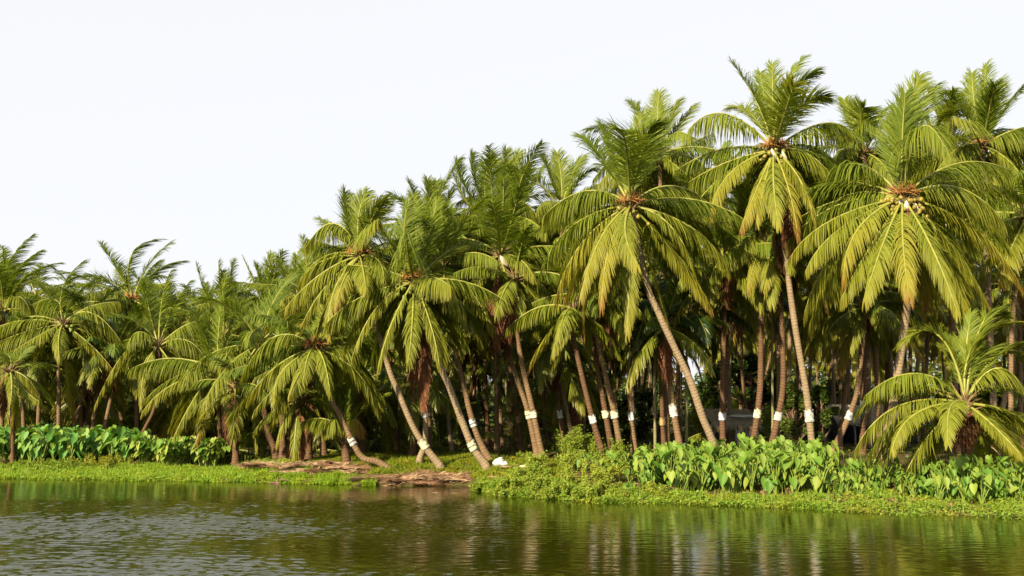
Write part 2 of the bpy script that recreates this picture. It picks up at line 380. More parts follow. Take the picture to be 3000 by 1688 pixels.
# ------------------------------------------------------------------ palm fronds
def bez(P0, PMid, P2, t):
    P1 = 2 * PMid - (P0 + P2) / 2
    t = np.asarray(t)[:, None]
    return (1 - t) ** 2 * P0 + 2 * t * (1 - t) * P1 + t * t * P2, unit(2 * (1 - t) * (P1 - P0) + 2 * t * (P2 - P1))
def frond_mesh(P0, PMid, P2, seed=0, n=78, ll=None, k=1.3, wind=(.12, 0, 0), yel=0.0, twist=None, mats=None, wid=.05, dead=False, start=.16, vee=.35, phi=(72, 36), name='frond', segs=4, petw=.05):
    rg = np.random.default_rng(seed)
    P0, PMid, P2 = (np.asarray(p, float) for p in (P0, PMid, P2))
    O = P0.copy(); P0 = P0 - O; PMid = PMid - O; P2 = P2 - O
    P2 = P2.copy(); P2[2] += .001
    L = np.linalg.norm(PMid - P0) + np.linalg.norm(P2 - PMid)
    if ll is None: ll = .265 * L
    hd = P2 - P0; hd[2] = 0
    if np.linalg.norm(hd) < .15: a = rg.uniform(0, 6.28); hd = np.array([math.cos(a), math.sin(a), 0])
    hd = unit(hd); S0 = np.cross(hd, [0, 0, 1.])
    if twist is None: twist = rg.uniform(-.5, .5)
    mb = MB()
    # rachis
    tt = np.linspace(0, 1, 13); C, T = bez(P0, PMid, P2, tt)
    tube(mb, C, petw * (1 - tt) ** .8 + .007, 5, 1, (0, .5, 0), cap=False)
    # leaflets
    t = start + (1 - start) * (np.arange(n) + rg.uniform(-.3, .3, n)) / n
    t = np.clip(np.concatenate([t, t + .3 / n]), 0, .999)
    side = np.concatenate([np.ones(n), -np.ones(n)])
    sweep = rg.normal(0, .12)
    C, T = bez(P0, PMid, P2, t)
    S = np.tile(S0, (2 * n, 1)); S = unit(S - (S * T).sum(1, keepdims=True) * T)
    Nn = np.cross(S, T)
    Nn *= np.where((Nn[:, 2:3] < 0) & (np.abs(Nn[:, 2:3]) > 0), 1, 1)
    tw = twist * t
    S, Nn = (S * np.cos(tw)[:, None] + Nn * np.sin(tw)[:, None], -S * np.sin(tw)[:, None] + Nn * np.cos(tw)[:, None])
    u = np.clip((t - start) / (1 - start), 0, 1)
    ln = ll * np.clip(.45 + 2.2 * u, 0, 1) * (1 - .58 * np.clip((u - .4) / .6, 0, 1) ** 1.7) * rg.uniform(.86, 1.08, 2 * n)
    phi = np.radians(phi[0] - phi[1] * u + rg.normal(0, 4, 2 * n))
    v = vee + rg.normal(0, .10, 2 * n)
    d0 = np.cos(phi)[:, None] * T + np.sin(phi)[:, None] * (side[:, None] * S * np.cos(v)[:, None] + Nn * np.sin(v)[:, None])
    kk = k * rg.uniform(.7, 1.3, 2 * n) * (.65 + .9 * u ** 1.5)
    if dead: kk = kk * 2.5
    # a few leaflets droop or are torn
    bad = rg.random(2 * n) < .06; kk[bad] *= 2.2; ln[bad] *= .8
    wv = np.asarray(wind, float)[None] * (1 + rg.normal(0, .25, 2 * n))[:, None]
    # clumping of leaflets in groups
    cl = np.sin(t * rg.uniform(30, 60) + side) * .10
    rows = [C]; dirs = [d0]; p = C
    for s in range(segs):
        q = (s + .6) / segs
        d = unit(d0 + (q ** .8) * (kk[:, None] * np.array([0, 0, -1.]) + wv) + cl[:, None] * Nn)
        p = p + d * (ln / segs)[:, None]; rows.append(p); dirs.append(d)
    R = np.stack(rows, 1); D = np.stack(dirs, 1)
    W0 = unit(np.cross(d0, Nn) + rg.normal(0, .33, (2 * n, 3)))[:, None, :]
    Wd = unit(W0 - (W0 * D).sum(-1, keepdims=True) * D)
    prof = np.interp(np.linspace(0, 1, segs + 1), [0, .25, .6, 1], [.55, 1, .8, .12])
    hw = (wid / 2) * prof[None, :, None]
    V = np.stack([R - Wd * hw, R + Wd * hw], 2)               # 2n, segs+1, 2, 3
    base = np.arange(2 * n)[:, None] * (2 * (segs + 1)); s = np.arange(segs)[None] * 2
    F = np.stack([base + s, base + s + 1, base + s + 3, base + s + 2], -1).reshape(-1, 4)
    yy = np.clip(yel * (.35 + .9 * u) + rg.normal(0, .05, 2 * n) + .25 * np.clip(u - .8, 0, 1) * 3 * (yel > .05), 0, 1)
    tipy = np.linspace(0, 1, segs + 1)[None] ** 2 * .18
    tr = np.clip(yy[:, None] + tipy * (yel > .02), 0, 1)
    tg = np.clip(rg.uniform(.1, .9, (2 * n, 1)) * np.ones((1, segs + 1)), 0, 1)
    tint = np.stack([tr, tg, np.zeros_like(tr)], -1)[:, :, None, :].repeat(2, 2)
    mb.add(V.reshape(-1, 3), F, 0, tint.reshape(-1, 3))
    return mb.mesh(name, mats or [M_palm, M_rachis]), O

def dir_frond(az, el, L, seed, **kw):
    """rachis leaving the origin at azimuth az / elevation el and bending over under its weight"""
    rg = np.random.default_rng(seed + 991)
    bend = np.interp(el, [-70, -30, 0, 40, 70, 88], [12, 38, 58, 62, 48, 25]) * rg.uniform(.8, 1.25)
    h = np.array([math.cos(az), math.sin(az), 0])
    def dv(e): e = math.radians(e); return h * math.cos(e) + np.array([0, 0, math.sin(e)])
    a = dv(el) * L * .5; b = a + dv(max(el - bend, -88)) * L * .5
    # a is a control point; convert to on-curve middle
    mid = .5 * a + .25 * b
    return frond_mesh(np.zeros(3), mid, b, seed, **kw)[0]

ELS = [86, 74, 60, 46, 32, 18, 2, -14, -32, -50, -66]
LIB = {}
def lib_frond(i, j, deep):
    key = (i, j, deep)
    if key not in LIB:
        e = ELS[i]
        LIB[key] = dir_frond(0, e, 4.6, 100 + i * 7 + j * 131, n=64, phi=(52, 28) if e > 40 else (72, 36), k=[.3, .45, .7, 1.4, 2.4, 3.0, 3.2, 3.0, 2.4, 2.0, 1.6][i], wid=.058, segs=3,
                             yel=max(0, .32 - e / 160.) if not deep else max(0, .12 - e / 300.), mats=[M_palm_shade if deep else M_palm, M_rachis])
    return LIB[key]

def catmull(P, step=.25):
    P = [np.asarray(p, float) for p in P]; P = [2 * P[0] - P[1]] + P + [2 * P[-1] - P[-2]]
    out = []
    for i in range(1, len(P) - 2):
        m = max(2, int(np.linalg.norm(P[i + 1] - P[i]) / step))
        for q in np.linspace(0, 1, m, endpoint=False):
            a, b, c, d = P[i - 1:i + 3]
            out.append(.5 * ((2 * b) + (-a + c) * q + (2 * a - 5 * b + 4 * c - d) * q * q + (-a + 3 * b - 3 * c + d) * q ** 3))
    out.append(P[-2]); return np.array(out)

def trunk_mesh(P, r0, r1, flare=1.5, m=None, seed=0, step=.06):
    """P from the ground to the crown"""
    C = catmull(P, step); s = np.concatenate([[0], np.cumsum(np.linalg.norm(np.diff(C, axis=0), axis=1))]); L = s[-1]
    R = r0 + (r1 - r0) * s / L + r0 * (flare - 1) * np.exp(-s / .65)
    rg = np.random.default_rng(seed)
    R = R * (1 + .035 * (np.mod(s / .23 + .4 * np.sin(s), 1) - .5)) * (1 + .03 * np.sin(s * 1.9 + seed))
    lump = 1 + .025 * np.sin(np.arange(10)[None] * 1.9 + s[:, None] * 2.3)
    mb = MB(); t = np.stack([s / 12, np.full(len(s), .5), s * 0], -1)
    tube(mb, C, R, 10, 0, t, lump=lump)
    return mb.mesh('trunk', [m], True), C, R

def wrap_mesh(C, R, z0, h, m, seed, tilt=0):
    """sacking tied round the trunk between two heights"""
    rg = np.random.default_rng(seed)
    i = np.argmin(np.abs(C[:, 2] - (z0 - h / 2))); j = np.argmin(np.abs(C[:, 2] - (z0 + h / 2)))
    i, j = min(i, j), max(i, j)
    if j - i < 3: j = i + 3
    idx = np.linspace(i, min(j, len(C) - 1), 9).astype(int); P = C[idx].copy()
    rr = R[idx] * 1.10 + .012
    prof = np.array([1.10, 1.0, 1.07, 1.0, 1.05, 1.09, .99, 1.02, 1.12])
    lump = 1 + rg.normal(0, .045, (9, 16)) + .05 * np.sin(np.arange(16) * 1.57 + rg.uniform(0, 6))[None]
    mb = MB(); V0 = len(mb.V)
    tube(mb, P, rr * prof, 16, 0, None, cap=False, lump=lump)
    V = mb.V[0]; V = V.reshape(9, 16, 3); V[0, :, 2] += rg.normal(0, .03, 16); V[-1, :, 2] += rg.normal(0, .03, 16); mb.V[0] = V.reshape(-1, 3)
    return mb.mesh('trunk_wrap', [m], True)

def heart_mesh(rad, seed, L=.7):
    """fibrous leaf bases round the growing point"""
    rg = np.random.default_rng(seed); mb = MB()
    blob(mb, (0, 0, -.05), (rad * 1.25, rad * 1.25, .34), seed, .12, 0, 12, 8)
    for i in range(26):
        a = i * 2.4; e = rg.uniform(.35, 1.3); d = np.array([math.cos(a) * math.cos(e), math.sin(a) * math.cos(e), math.sin(e)])
        p = np.array([math.cos(a), math.sin(a), 0]) * rad * .7 + np.array([0, 0, rg.uniform(-.3, .15)])
        l = L * rg.uniform(.5, 1.1)
        q = np.array([p, p + d * l * .5, p + d * l + np.array([0, 0, -.04])])
        tube(mb, q, [.05, .03, .008], 4, 0)
    return mb.mesh('crown_heart', [M_fibre], False)
def flower_mesh(seed):
    rg = np.random.default_rng(seed); mb = MB()
    for i in range(30):
        a = rg.uniform(0, 6.28); e = rg.uniform(.1, 1.2); l = rg.uniform(.25, .55)
        d = np.array([math.cos(a) * math.cos(e), math.sin(a) * math.cos(e), math.sin(e)])
        p = np.array([d * 0, d * l * .5, d * l + np.array([0, 0, -.08])])
        tube(mb, p, [.018, .014, .008], 4, 0)
    return mb.mesh('flower_spray', [M_flower])
FLOWER = [flower_mesh(i) for i in range(3)]
def nut_mesh(m, seed):
    mb = MB(); blob(mb, (0, 0, 0), (.115, .115, .145), seed, .04, 0, 12, 8)
    return mb.mesh('coconut', [m], True)
NUT = {'y': nut_mesh(M_nutY, 1), 'g': nut_mesh(M_nutG, 2)}
def spathe_mesh():
    mb = MB(); s = np.linspace(0, 1, 9); w = .10 * np.sin(s * math.pi) ** .7 + .004
    P = np.stack([s * .1, s * 0, -s * .62], -1)
    V = np.stack([P + np.stack([-w, .05 * s, s * 0], -1), P + np.stack([0 * s, -.06 * np.sin(s * 3.1), 0 * s], -1), P + np.stack([w, .05 * s, s * 0], -1)], 1)
    b = np.arange(8)[:, None] * 3; j = np.arange(2)[None]
    mb.add(V.reshape(-1, 3), np.stack([b + j, b + j + 1, b + j + 4, b + j + 3], -1).reshape(-1, 4))
    return mb.mesh('spathe', [M_spathe], True)
SPATHE = spathe_mesh()
def skirt_frond(seed, L, lean=0.0, spread=.5):
    """long dead frond hanging straight down the trunk"""
    rg = np.random.default_rng(seed); a = rg.uniform(0, 6.28)
    p2 = np.array([math.cos(a) * spread + lean, math.sin(a) * spread, -L])
    mid = np.array([math.cos(a) * spread * 1.1 + lean * .3, math.sin(a) * spread * 1.1, -L * .45])
    return frond_mesh(np.zeros(3), mid, p2, seed, n=60, ll=.9, k=2.5, wind=(.05, 0, 0), yel=.9, mats=[M_dead, M_dead], wid=.05, name='dead_frond', segs=3)[0]

DEADLIB = [skirt_frond(9000 + i, 1.7 + .25 * i, 0, .25) for i in range(4)]
TRK = {'grey': M_tr_grey, 'tan': M_tr_tan, 'brown': M_tr_brown, 'green': M_tr_green}
WRP = {'w': M_white, 'c': M_cream, 'b': M_blue, 't': M_tan}
FS = [0]
def palm(label, tile, heart, Y, trunk=None, fronds=(), auto=0, back=0, L=4.5, r=.15, col='tan', flare=1.5, wrap=None, nuts=None, flowers=0, spathes=0,
         skirt=(), name='coconut_palm', group=None, deep=False, wind=(.28, 0, 0), uniq=True, baseY=None, ground_end=True, yel=.1, shaft=None, lo=-40, hi=88, leafmat=None, k0=1.0, skirt_off=.5, skirt_z=.3, skirt_x=0, llf=1.0, wraph=.33):
    """tile = (ox, oy) of the surveyed 2x crop; heart/trunk/fronds are points in it"""
    ox, oy = tile
    def P(x, y, YY): return W(ox + x / 2., oy + y / 2., YY)
    H = P(*heart, Y)
    FS[0] += 1; sd = FS[0] * 1000; rg = np.random.default_rng(sd)
    if trunk is None: trunk = [(heart[0] + rg.uniform(-20, 20), heart[1] + 300)]; free = True
    pts = [P(x, y, Y) for x, y in trunk]
    if baseY is not None:
        m = len(pts)
        pts = [P(x, y, Y + (baseY - Y) * (i + 1) / m) for i, (x, y) in enumerate(trunk)]
    last = pts[-1]; gz = float(ground(last[0], last[1]))
    if last[2] > gz + .05:
        prev = pts[-2] if len(pts) > 1 else H; d = last - prev; d = d / abs(d[2]); drop = last[2] - gz
        pts.append(last + np.array([d[0] * .6, 0, -1]) * drop)
    pts[-1] = pts[-1] + np.array([0, 0, -.12])
    if pts[-1][2] > gz - .1: pts[-1][2] = gz - .1
    if name != 'areca_palm': r *= .82
    root = thing(name, label, 'palm tree' if name != 'areca_palm' else 'areca palm', pts[-1] + np.array([0, 0, .1]), group)
    B = pts[-1] + np.array([0, 0, .1])
    me, C, R = trunk_mesh([p - B for p in pts[::-1]] + [H - B], r, r * .78, flare, TRK[col], sd % 97)
    link('trunk', me, root)
    hb = H - B
    if wrap:
        for wi, (wy, wm) in enumerate([wrap] if not isinstance(wrap, list) else wrap):
            zz = P(trunk[-1][0], wy, Y if baseY is None else baseY)[2] - B[2]
            link('trunk_wrap', wrap_mesh(C, R, zz, wraph, WRP[wm], sd + wi), root)
    link('crown_heart', heart_mesh(r * .9, sd), root, hb)
    mats = [leafmat or (M_palm_shade if deep else M_palm), M_rachis]
    for i, f in enumerate(fronds):
        mx, my, tx, ty = f[:4]; sg = f[4] if len(f) > 4 else (-1 if ty > heart[1] else (1 if i % 2 else -1))
        kw = f[5] if len(f) > 5 else {}
        M2 = P(mx, my, Y); T2 = P(tx, ty, Y)
        l2 = np.linalg.norm(M2 - H) + np.linalg.norm(T2 - M2)
        dy = math.sqrt(max(0, L * L - l2 * l2)) if abs(sg) else 0
        dy = min(dy, L * .85) * sg
        Md = P(mx, my, Y + dy * .58); Td = P(tx, ty, Y + dy)
        up = (Td - H)[2] / L
        yl = kw.get('yel', max(0, yel * .7 - up * .26 + rg.uniform(-.08, .12)) + (.22 if up < -.5 and rg.random() < .35 else 0))
        me, _ = frond_mesh(H, Md, Td, sd + i, k=kw.get('k', ((4.6 if abs(sg) <= .35 else 3.2) if -.45 < up < .3 else 4.0 if up <= -.45 else .5) * k0), phi=(72, 36) if up < .4 else (48, 26), wind=kw.get('wind', wind), yel=yl, mats=mats, n=112, wid=.042, ll=kw.get('ll', (.185 if up < -.25 and abs(sg) > .35 else .285 if -.45 < up < .3 else .225 if up > .4 else .25) * max(L, 3.2) * llf))
        link('frond', me, root, hb)
    extra = 10 if len(fronds) >= 8 and name != 'areca_palm' else 0
    tot = auto + back + extra
    for i in range(tot):
        if i < auto:
            az = i * 2.39996 + rg.uniform(-.25, .25) + sd; q = (i + .5) / auto
            el = hi + (lo - hi) * q ** .85 + rg.uniform(-6, 6)
        elif i < auto + extra:
            az = i * 2.39996 + sd * .7; el = 38 - 70 * (i - auto + rg.random()) / extra
            if math.sin(az) < -.2: az = -az
        else:
            az = rg.uniform(.15, math.pi - .15); el = rg.uniform(-45, 42)
        if uniq:
            me = dir_frond(az, el, L * rg.uniform(.88, 1.08), sd + 200 + i, n=84, phi=(72, 36) if el < 35 else (52, 28), k=(3.4 if -30 < el < 30 else 2.4 if el <= -30 else 1.6 if el < 50 else .5) * k0, wind=wind, yel=max(0, yel * .7 - el / 260. + rg.uniform(-.06, .10)) + (.35 if el < -25 and rg.random() < .3 else 0),
                           mats=mats, wid=.044)
            link('frond', me, root, hb)
        else:
            j = int(np.argmin([abs(e - el) for e in ELS])); me = lib_frond(j, int(rg.integers(0, 2)), deep)
            o = link('frond', me, root, hb); o.rotation_euler = (rg.uniform(-.12, .12), rg.uniform(-.08, .08), az); s = L / 4.6 * rg.uniform(.85, 1.1); o.scale = (s, s, s)
    if nuts:
        kind, cnt = nuts
        for i in range(cnt):
            a = rg.uniform(math.pi * .95, math.pi * 2.05); rr = rg.uniform(.2, .62); z = -.10 - rg.uniform(0, .75) * (.4 + .6 * abs(math.cos(a * 2.3)))
            o = link('coconut', NUT[kind], root, hb + np.array([math.cos(a) * rr * 1.3, math.sin(a) * rr, z])); o.rotation_euler = (rg.uniform(-1, 1), rg.uniform(-1, 1), 0)
            s = rg.uniform(.55, .88); o.scale = (s, s, s)
    for i in range(flowers):
        a = math.pi * (1.1 + .8 * (i + .5) / flowers)
        o = link('flower_spray', FLOWER[i % 3], root, hb + np.array([math.cos(a) * .32, math.sin(a) * .3, .12])); o.rotation_euler = (.5, 0, a + 1.5)
    for i in range(spathes):
        a = math.pi * (1.2 + .6 * (i + .5) / spathes)
        o = link('spathe', SPATHE, root, hb + np.array([math.cos(a) * .45, math.sin(a) * .45, -.05 - .1 * i])); o.rotation_euler = (.2, rg.uniform(-.5, .5), rg.uniform(-.4, .4))
    if not skirt and rg.random() < .25 and name != 'areca_palm':
        for q in range(int(rg.integers(1, 4))):
            o = link('dead_frond', DEADLIB[int(rg.integers(0, 4))], root, hb + np.array([rg.uniform(-.15, .15), -.3, -.3])); o.rotation_euler = (0, 0, rg.uniform(0, 6.28)); s = rg.uniform(.55, 1.1); o.scale = (.8, .8, s)
    for i, (l, lean) in enumerate(skirt):
        link('dead_frond', skirt_frond(sd + 500 + i, l, lean, .22 + .2 * rg.random()), root, hb + np.array([skirt_x, -skirt_off, -skirt_z]))
    return root

# ================================================================== the palms that can be told apart
T1 = (1712, 130); T2 = (1712, 600); T3 = (800, 400); T4 = (0, 600); T5 = (600, 800)
G_FRONT = 'coconut palms along the bank'
def cv(pts, a, b):                                   # points of one crop expressed in another
    return [(x + 2 * (a[0] - b[0]), y + 2 * (a[1] - b[1])) for x, y in pts]

# A: the big palm at right, hung with yellow coconuts
palm('big coconut palm at right with heavy clusters of yellow coconuts above the young palm', T1, (1865, 900), 31.5,
     cv([(1905, 450), (1890, 600), (1850, 900), (1810, 1160), (1765, 1420)], T2, T1), [
     (1862, 600, 1880, 290, -.2), (1925, 500, 2060, 240, .5), (1960, 500, 2110, 600, -.6), (1800, 610, 1820, 400, .6), (1900, 480, 1960, 190, .3),
     (1560, 700, 1350, 930, .5), (1600, 870, 1420, 960, .3), (1450, 1030, 1205, 1250, -.4), (1500, 1080, 1300, 1320, -.5), (1605, 1080, 1520, 1390, -.6),
     (1655, 1220, 1500, 1500, -.7), (1868, 1180, 1905, 1480, -.9), (2030, 1180, 2185, 1570, -.8), (2150, 1180, 2385, 1560, -.6), (2270, 1070, 2560, 1420, -.5),
     (2170, 835, 2450, 1030, -.2), (2180, 700, 2500, 740, .3), (2250, 980, 2500, 1220, .5), (1745, 1180, 1640, 1500, -.8), (2220, 800, 2570, 900, .6)],
     auto=0, back=9, L=5.6, r=.19, col='grey', flare=1.3, nuts=('y', 46), flowers=3, spathes=3, group=G_FRONT, yel=0.12, lo=-60)
# B: tallest
palm('tallest coconut palm, slim pale trunk with white wrap and dead brown fronds', T1, (1110, 620), 34,
     cv([(1150, 160), (1190, 400), (1240, 750), (1300, 1100), (1335, 1420)], T2, T1), [
     (1020, 360, 870, 110, .3), (1065, 370, 1030, 170, .6), (1105, 380, 1100, 120, .3), (1150, 330, 1280, 80, .3), (1200, 330, 1360, 160, -.3),
     (1250, 380, 1425, 310, -.4), (985, 420, 860, 370, .6), (830, 410, 610, 500, .1), (1370, 470, 1555, 500, .2), (1320, 600, 1500, 720, .6),
     (840, 690, 610, 810, .2), (850, 760, 740, 1010, -.5), (1010, 850, 915, 1080, -.8), (1110, 840, 1140, 1060, -1), (1260, 790, 1355, 1060, -.6), (1320, 650, 1480, 830, -.2),
     (1200, 860, 1250, 1130, -.7, {'yel': .75}), (1170, 420, 1230, 230, -.9), (1060, 800, 1010, 1040, -.6)],
     back=5, L=4.7, r=.16, col='grey', flare=1.2, wrap=(cv([(0, 1235)], T2, T1)[0][1], 'w'), nuts=('y', 12), flowers=4, spathes=2, skirt=[(2.0, .15), (2.4, .25), (1.7, .05), (2.2, .3)], skirt_off=.25, skirt_z=2.3, skirt_x=.25, group=G_FRONT, yel=0.12, wraph=.44)
# C: big leaning palm in the middle right
palm('coconut palm with a long pale trunk leaning left across the middle right', T1, (270, 945), 33,
     cv([(370, 470), (430, 620), (520, 820), (620, 1030), (690, 1240), (755, 1400)], T2, T1), [
     (280, 700, 330, 420, .3), (250, 640, 210, 500, -.9), (330, 650, 430, 460, -.6), (180, 680, 100, 480, .5), (110, 680, -10, 540, .4),
     (10, 860, -240, 1010, .1), (370, 660, 470, 560, .9), (510, 830, 760, 960, .2), (500, 1060, 650, 1350, -.4), (620, 1070, 840, 1310, -.3),
     (-10, 1160, -170, 1500, -.3), (100, 1130, -20, 1480, -.6), (60, 1250, 0, 1700, -.5), (240, 1100, 310, 1290, -.9), (265, 1330, 250, 1690, -.6), (380, 1280, 520, 1730, -.5), (540, 1240, 740, 1540, .5),
     (560, 1000, 720, 1070, .6), (150, 1180, 100, 1540, -.7)],
     back=7, L=5.2, r=.175, col='grey', flare=1.25, nuts=('y', 7), flowers=3, group=G_FRONT, yel=0.12)
# D: double trunk palms with dry skirts
palm('palm of the middle with a long skirt of dead red brown fronds', T3, (1330, 700), 39,
     cv([(1780, 430), (1830, 620), (1890, 800), (1950, 1080)], T5, T3), [
     (1320, 560, 1290, 390, -.9), (1345, 480, 1350, 240, -.3), (1390, 520, 1440, 320, -.5), (1260, 560, 1190, 400, .4), (1120, 600, 890, 690, .1), (1200, 800, 1105, 1010, -.5),
     (1140, 780, 1010, 860, .2), (1440, 715, 1530, 830, -.7), (1490, 590, 1650, 500, .2), (1540, 830, 1640, 990, -.2), (1580, 700, 1680, 830, .4), (1180, 680, 960, 820, .4), (1400, 900, 1490, 1060, -.6)],
     back=6, L=4.6, r=.15, col='tan', wrap=(cv([(0, 832)], T5, T3)[0][1], 'c'), nuts=('g', 8), skirt=[(2.9, -.35), (3.3, .0), (3.6, .1), (3.0, .35), (2.4, .55), (3.5, -.15), (3.8, .05), (3.2, -.25), (2.6, .7)], skirt_off=.8, skirt_z=.9, group=G_FRONT, spathes=1)
palm('slim brown ringed palm trunk beside the skirted palm, with white wrap', T3, (1420, 830), 37.5,
     cv([(1830, 350), (1870, 580), (1920, 800), (1982, 1095)], T5, T3), [(1440, 960, 1470, 1090, -.5)],
     auto=7, L=3.2, r=.15, col='tan', wrap=(cv([(0, 828)], T5, T3)[0][1], 'c'), skirt=[(2.3, .1), (1.8, .2)], group=G_FRONT)
palm('dim thin palm trunk with faded wrap left of the skirted palm', T3, (1350, 760), 46,
     cv([(1780, 470), (1800, 650), (1835, 860), (1860, 1080)], T5, T3), [], auto=10, L=3.4, r=.14, col='brown', wrap=(cv([(0, 860)], T5, T3)[0][1], 't'), group=G_FRONT, deep=True)
# E and its neighbours
palm('coconut palm with green coconuts, trunk curving left to right down to the grassy bank', T3, (825, 850), 35.5,
     cv([(1370, 520), (1430, 660), (1500, 850), (1570, 1020), (1645, 1125)], T5, T3), [
     (795, 700, 780, 560, -.9), (770, 640, 790, 400, -.3), (840, 600, 820, 350, .3), (900, 620, 960, 380, .3), (690, 620, 540, 480, .3), (640, 700, 530, 590, .5),
     (620, 775, 430, 755, .1), (520, 940, 310, 1100, -.2), (580, 880, 390, 990, .3), (610, 1000, 462, 1300, -.4), (690, 1110, 610, 1390, -.5), (815, 1110, 790, 1330, -.9), (920, 1090, 975, 1345, -.6),
     (930, 825, 1040, 880, -.8), (1010, 900, 1120, 1020, -.1), (990, 700, 1100, 640, .6), (880, 700, 1010, 500, .5)],
     back=6, L=4.5, r=.17, col='grey', flare=1.5, wrap=(cv([(0, 1012)], T5, T3)[0][1], 'c'), nuts=('g', 30), flowers=3, group=G_FRONT)
palm('palm behind with long dead brown frond hanging over its white wrapped trunk', T3, (890, 960), 38,
     cv([(1285, 700), (1293, 880), (1290, 1000), (1262, 1085)], T5, T3), [], auto=12, L=3.4, r=.14, col='grey', wrap=(cv([(0, 828)], T5, T3)[0][1], 'b'),
     skirt=[(3.4, .0), (4.4, .1), (3.9, .05), (4.2, .14)], group=G_FRONT, deep=True)
palm('leaning coconut palm on the grove shoulder, crown just left of the green nut palm', T3, (510, 700), 37,
     cv([(1060, 500), (1140, 710), (1220, 900), (1300, 1030), (1375, 1125)], T5, T3), [
     (450, 500, 420, 330, .3), (500, 480, 545, 330, .3), (565, 510, 660, 370, -.3), (360, 510, 190, 650, .2), (420, 600, 275, 480, .6), (340, 640, 200, 600, .6),
     (290, 730, 160, 860, .2), (290, 800, 75, 1000, -.2), (300, 890, 165, 1120, -.5), (330, 960, 230, 1250, -.4), (530, 790, 545, 900, -.8), (420, 830, 370, 1000, -.7), (610, 720, 650, 830, -.6),
     (560, 560, 620, 480, -.8), (470, 560, 440, 440, .8), (360, 900, 330, 1180, -.6)],
     back=5, L=4.5, r=.16, col='grey', flare=1.5, wrap=(cv([(0, 1008)], T5, T3)[0][1], 'c'), nuts=('y', 3), flowers=4, group=G_FRONT, yel=0.15)
palm('palm of the middle with a tilted white wrap, trunk leaning behind the nut palm', T3, (1000, 760), 38.5,
     cv([(1420, 280), (1480, 500), (1550, 800), (1600, 960), (1682, 1112)], T5, T3), [
     (1040, 600, 1090, 500, .3), (1000, 560, 980, 420, -.4), (900, 700, 830, 560, .6)], auto=16, L=4.2, r=.15, col='tan', flare=2.0, wrap=(cv([(0, 878)], T5, T3)[0][1], 'b'), group=G_FRONT)
palm('tall upright fans of a palm standing behind the skirted palm', T3, (1290, 500), 46, [(1300, 900)], [
     (1195, 290, 1165, 105, .2), (1140, 320, 1080, 150, .2), (1240, 300, 1290, 115, .2), (1150, 400, 1055, 215, -.3), (1350, 330, 1480, 330, .3), (1440, 380, 1560, 500, -.3), (1110, 480, 1000, 540, .2), (1130, 560, 1020, 660, -.3)],
     back=5, auto=6, L=5.0, r=.15, group='crowns rising at the back of the grove')
palm('palm crown with three upright fans rising behind the centre of the grove', T3, (1400, 480), 50, [(1400, 900)], [
     (1375, 270, 1365, 80, .2), (1400, 260, 1440, 95, .2), (1450, 330, 1500, 160, .2), (1490, 330, 1580, 180, .2), (1340, 300, 1310, 140, .4)],
     back=4, auto=7, L=5.2, r=.15, group='crowns rising at the back of the grove')
palm('palm crown with narrow pointed spear frond behind the centre left', T3, (920, 560), 45, [(920, 900)], [
     (860, 420, 795, 265, .2), (925, 400, 905, 255, .2), (950, 380, 960, 270, .3), (1010, 400, 1040, 320, .2), (1020, 480, 1110, 480, .2)],
     back=4, auto=9, L=4.5, r=.14, group='crowns rising at the back of the grove')
palm('palm crown with curled frond tips behind the middle right, leaves against the sky', T3, (1690, 440), 47, [(1690, 900)], [
     (1640, 260, 1575, 115, .2), (1690, 260, 1665, 100, .2), (1740, 260, 1800, 130, .2), (1800, 250, 1880, 200, -.2), (1600, 400, 1500, 480, .2)],
     back=4, auto=9, L=5.0, r=.15, group='crowns rising at the back of the grove', nuts=('y', 5))
palm('low palm with one long bright frond arching left over the pool of shade', T5, (2165, 215), 36,
     [(2150, 330), (2200, 560), (2270, 850), (2325, 1040)], [(1960, 200, 1765, 335, .1), (2100, 290, 2035, 475, -.3), (2230, 330, 2250, 480, .5)],
     auto=4, hi=40, L=3.3, r=.145, col='brown', wrap=(862, 'w'), group=G_FRONT)
palm('blue grey wrapped thin trunk in the shade right of the centre', T5, (2065, 330), 42, [(2070, 460), (2070, 700), (2080, 830), (2110, 1010)], [], auto=12, L=3.3, r=.13, col='brown', wrap=(830, 'b'), group=G_FRONT, deep=True)
palm('small orange hearted palm on a thin bare brown stem deep in the shade', T5, (2150, 650), 44, [(2150, 800), (2155, 1000)], [], auto=14, L=2.6, r=.10, col='brown', flowers=2, group=G_FRONT, deep=True)
palm('left trunk of the close pair with cream wraps below the leaning palm', T2, (60, 540), 38,
     [(50, 780), (80, 980), (120, 1200), (165, 1460)], [(-60, 480, -160, 640, -.3), (60, 400, 20, 250, -.4)], auto=12, L=3.6, r=.15, col='brown', wrap=(1232, 'c'), nuts=('y', 4), group=G_FRONT)
palm('right trunk of the close pair with cream wraps below the leaning palm', T2, (95, 560), 37,
     [(65, 720), (120, 980), (170, 1200), (215, 1450)], [(160, 560, 260, 700, -.3)], auto=10, L=3.4, r=.15, col='tan', wrap=(1228, 'c'), skirt=[(1.3, .1)], group=G_FRONT)
palm('thin straight palm with a blue grey wrap between cream wrapped pair and areca palm', T2, (268, 560), 38,
     [(265, 700), (262, 950), (270, 1200), (298, 1440)], [], auto=14, L=3.2, r=.125, col='tan', wrap=(1243, 'b'), group=G_FRONT, skirt=[(1.2, .0)])
palm('red brown palm trunk with a tan sacking wrap', T2, (430, 720), 40, [(440, 900), (455, 1200), (465, 1390)], [], auto=12, L=3.0, r=.13, col='brown', wrap=(1270, 't'), group=G_FRONT, deep=True)
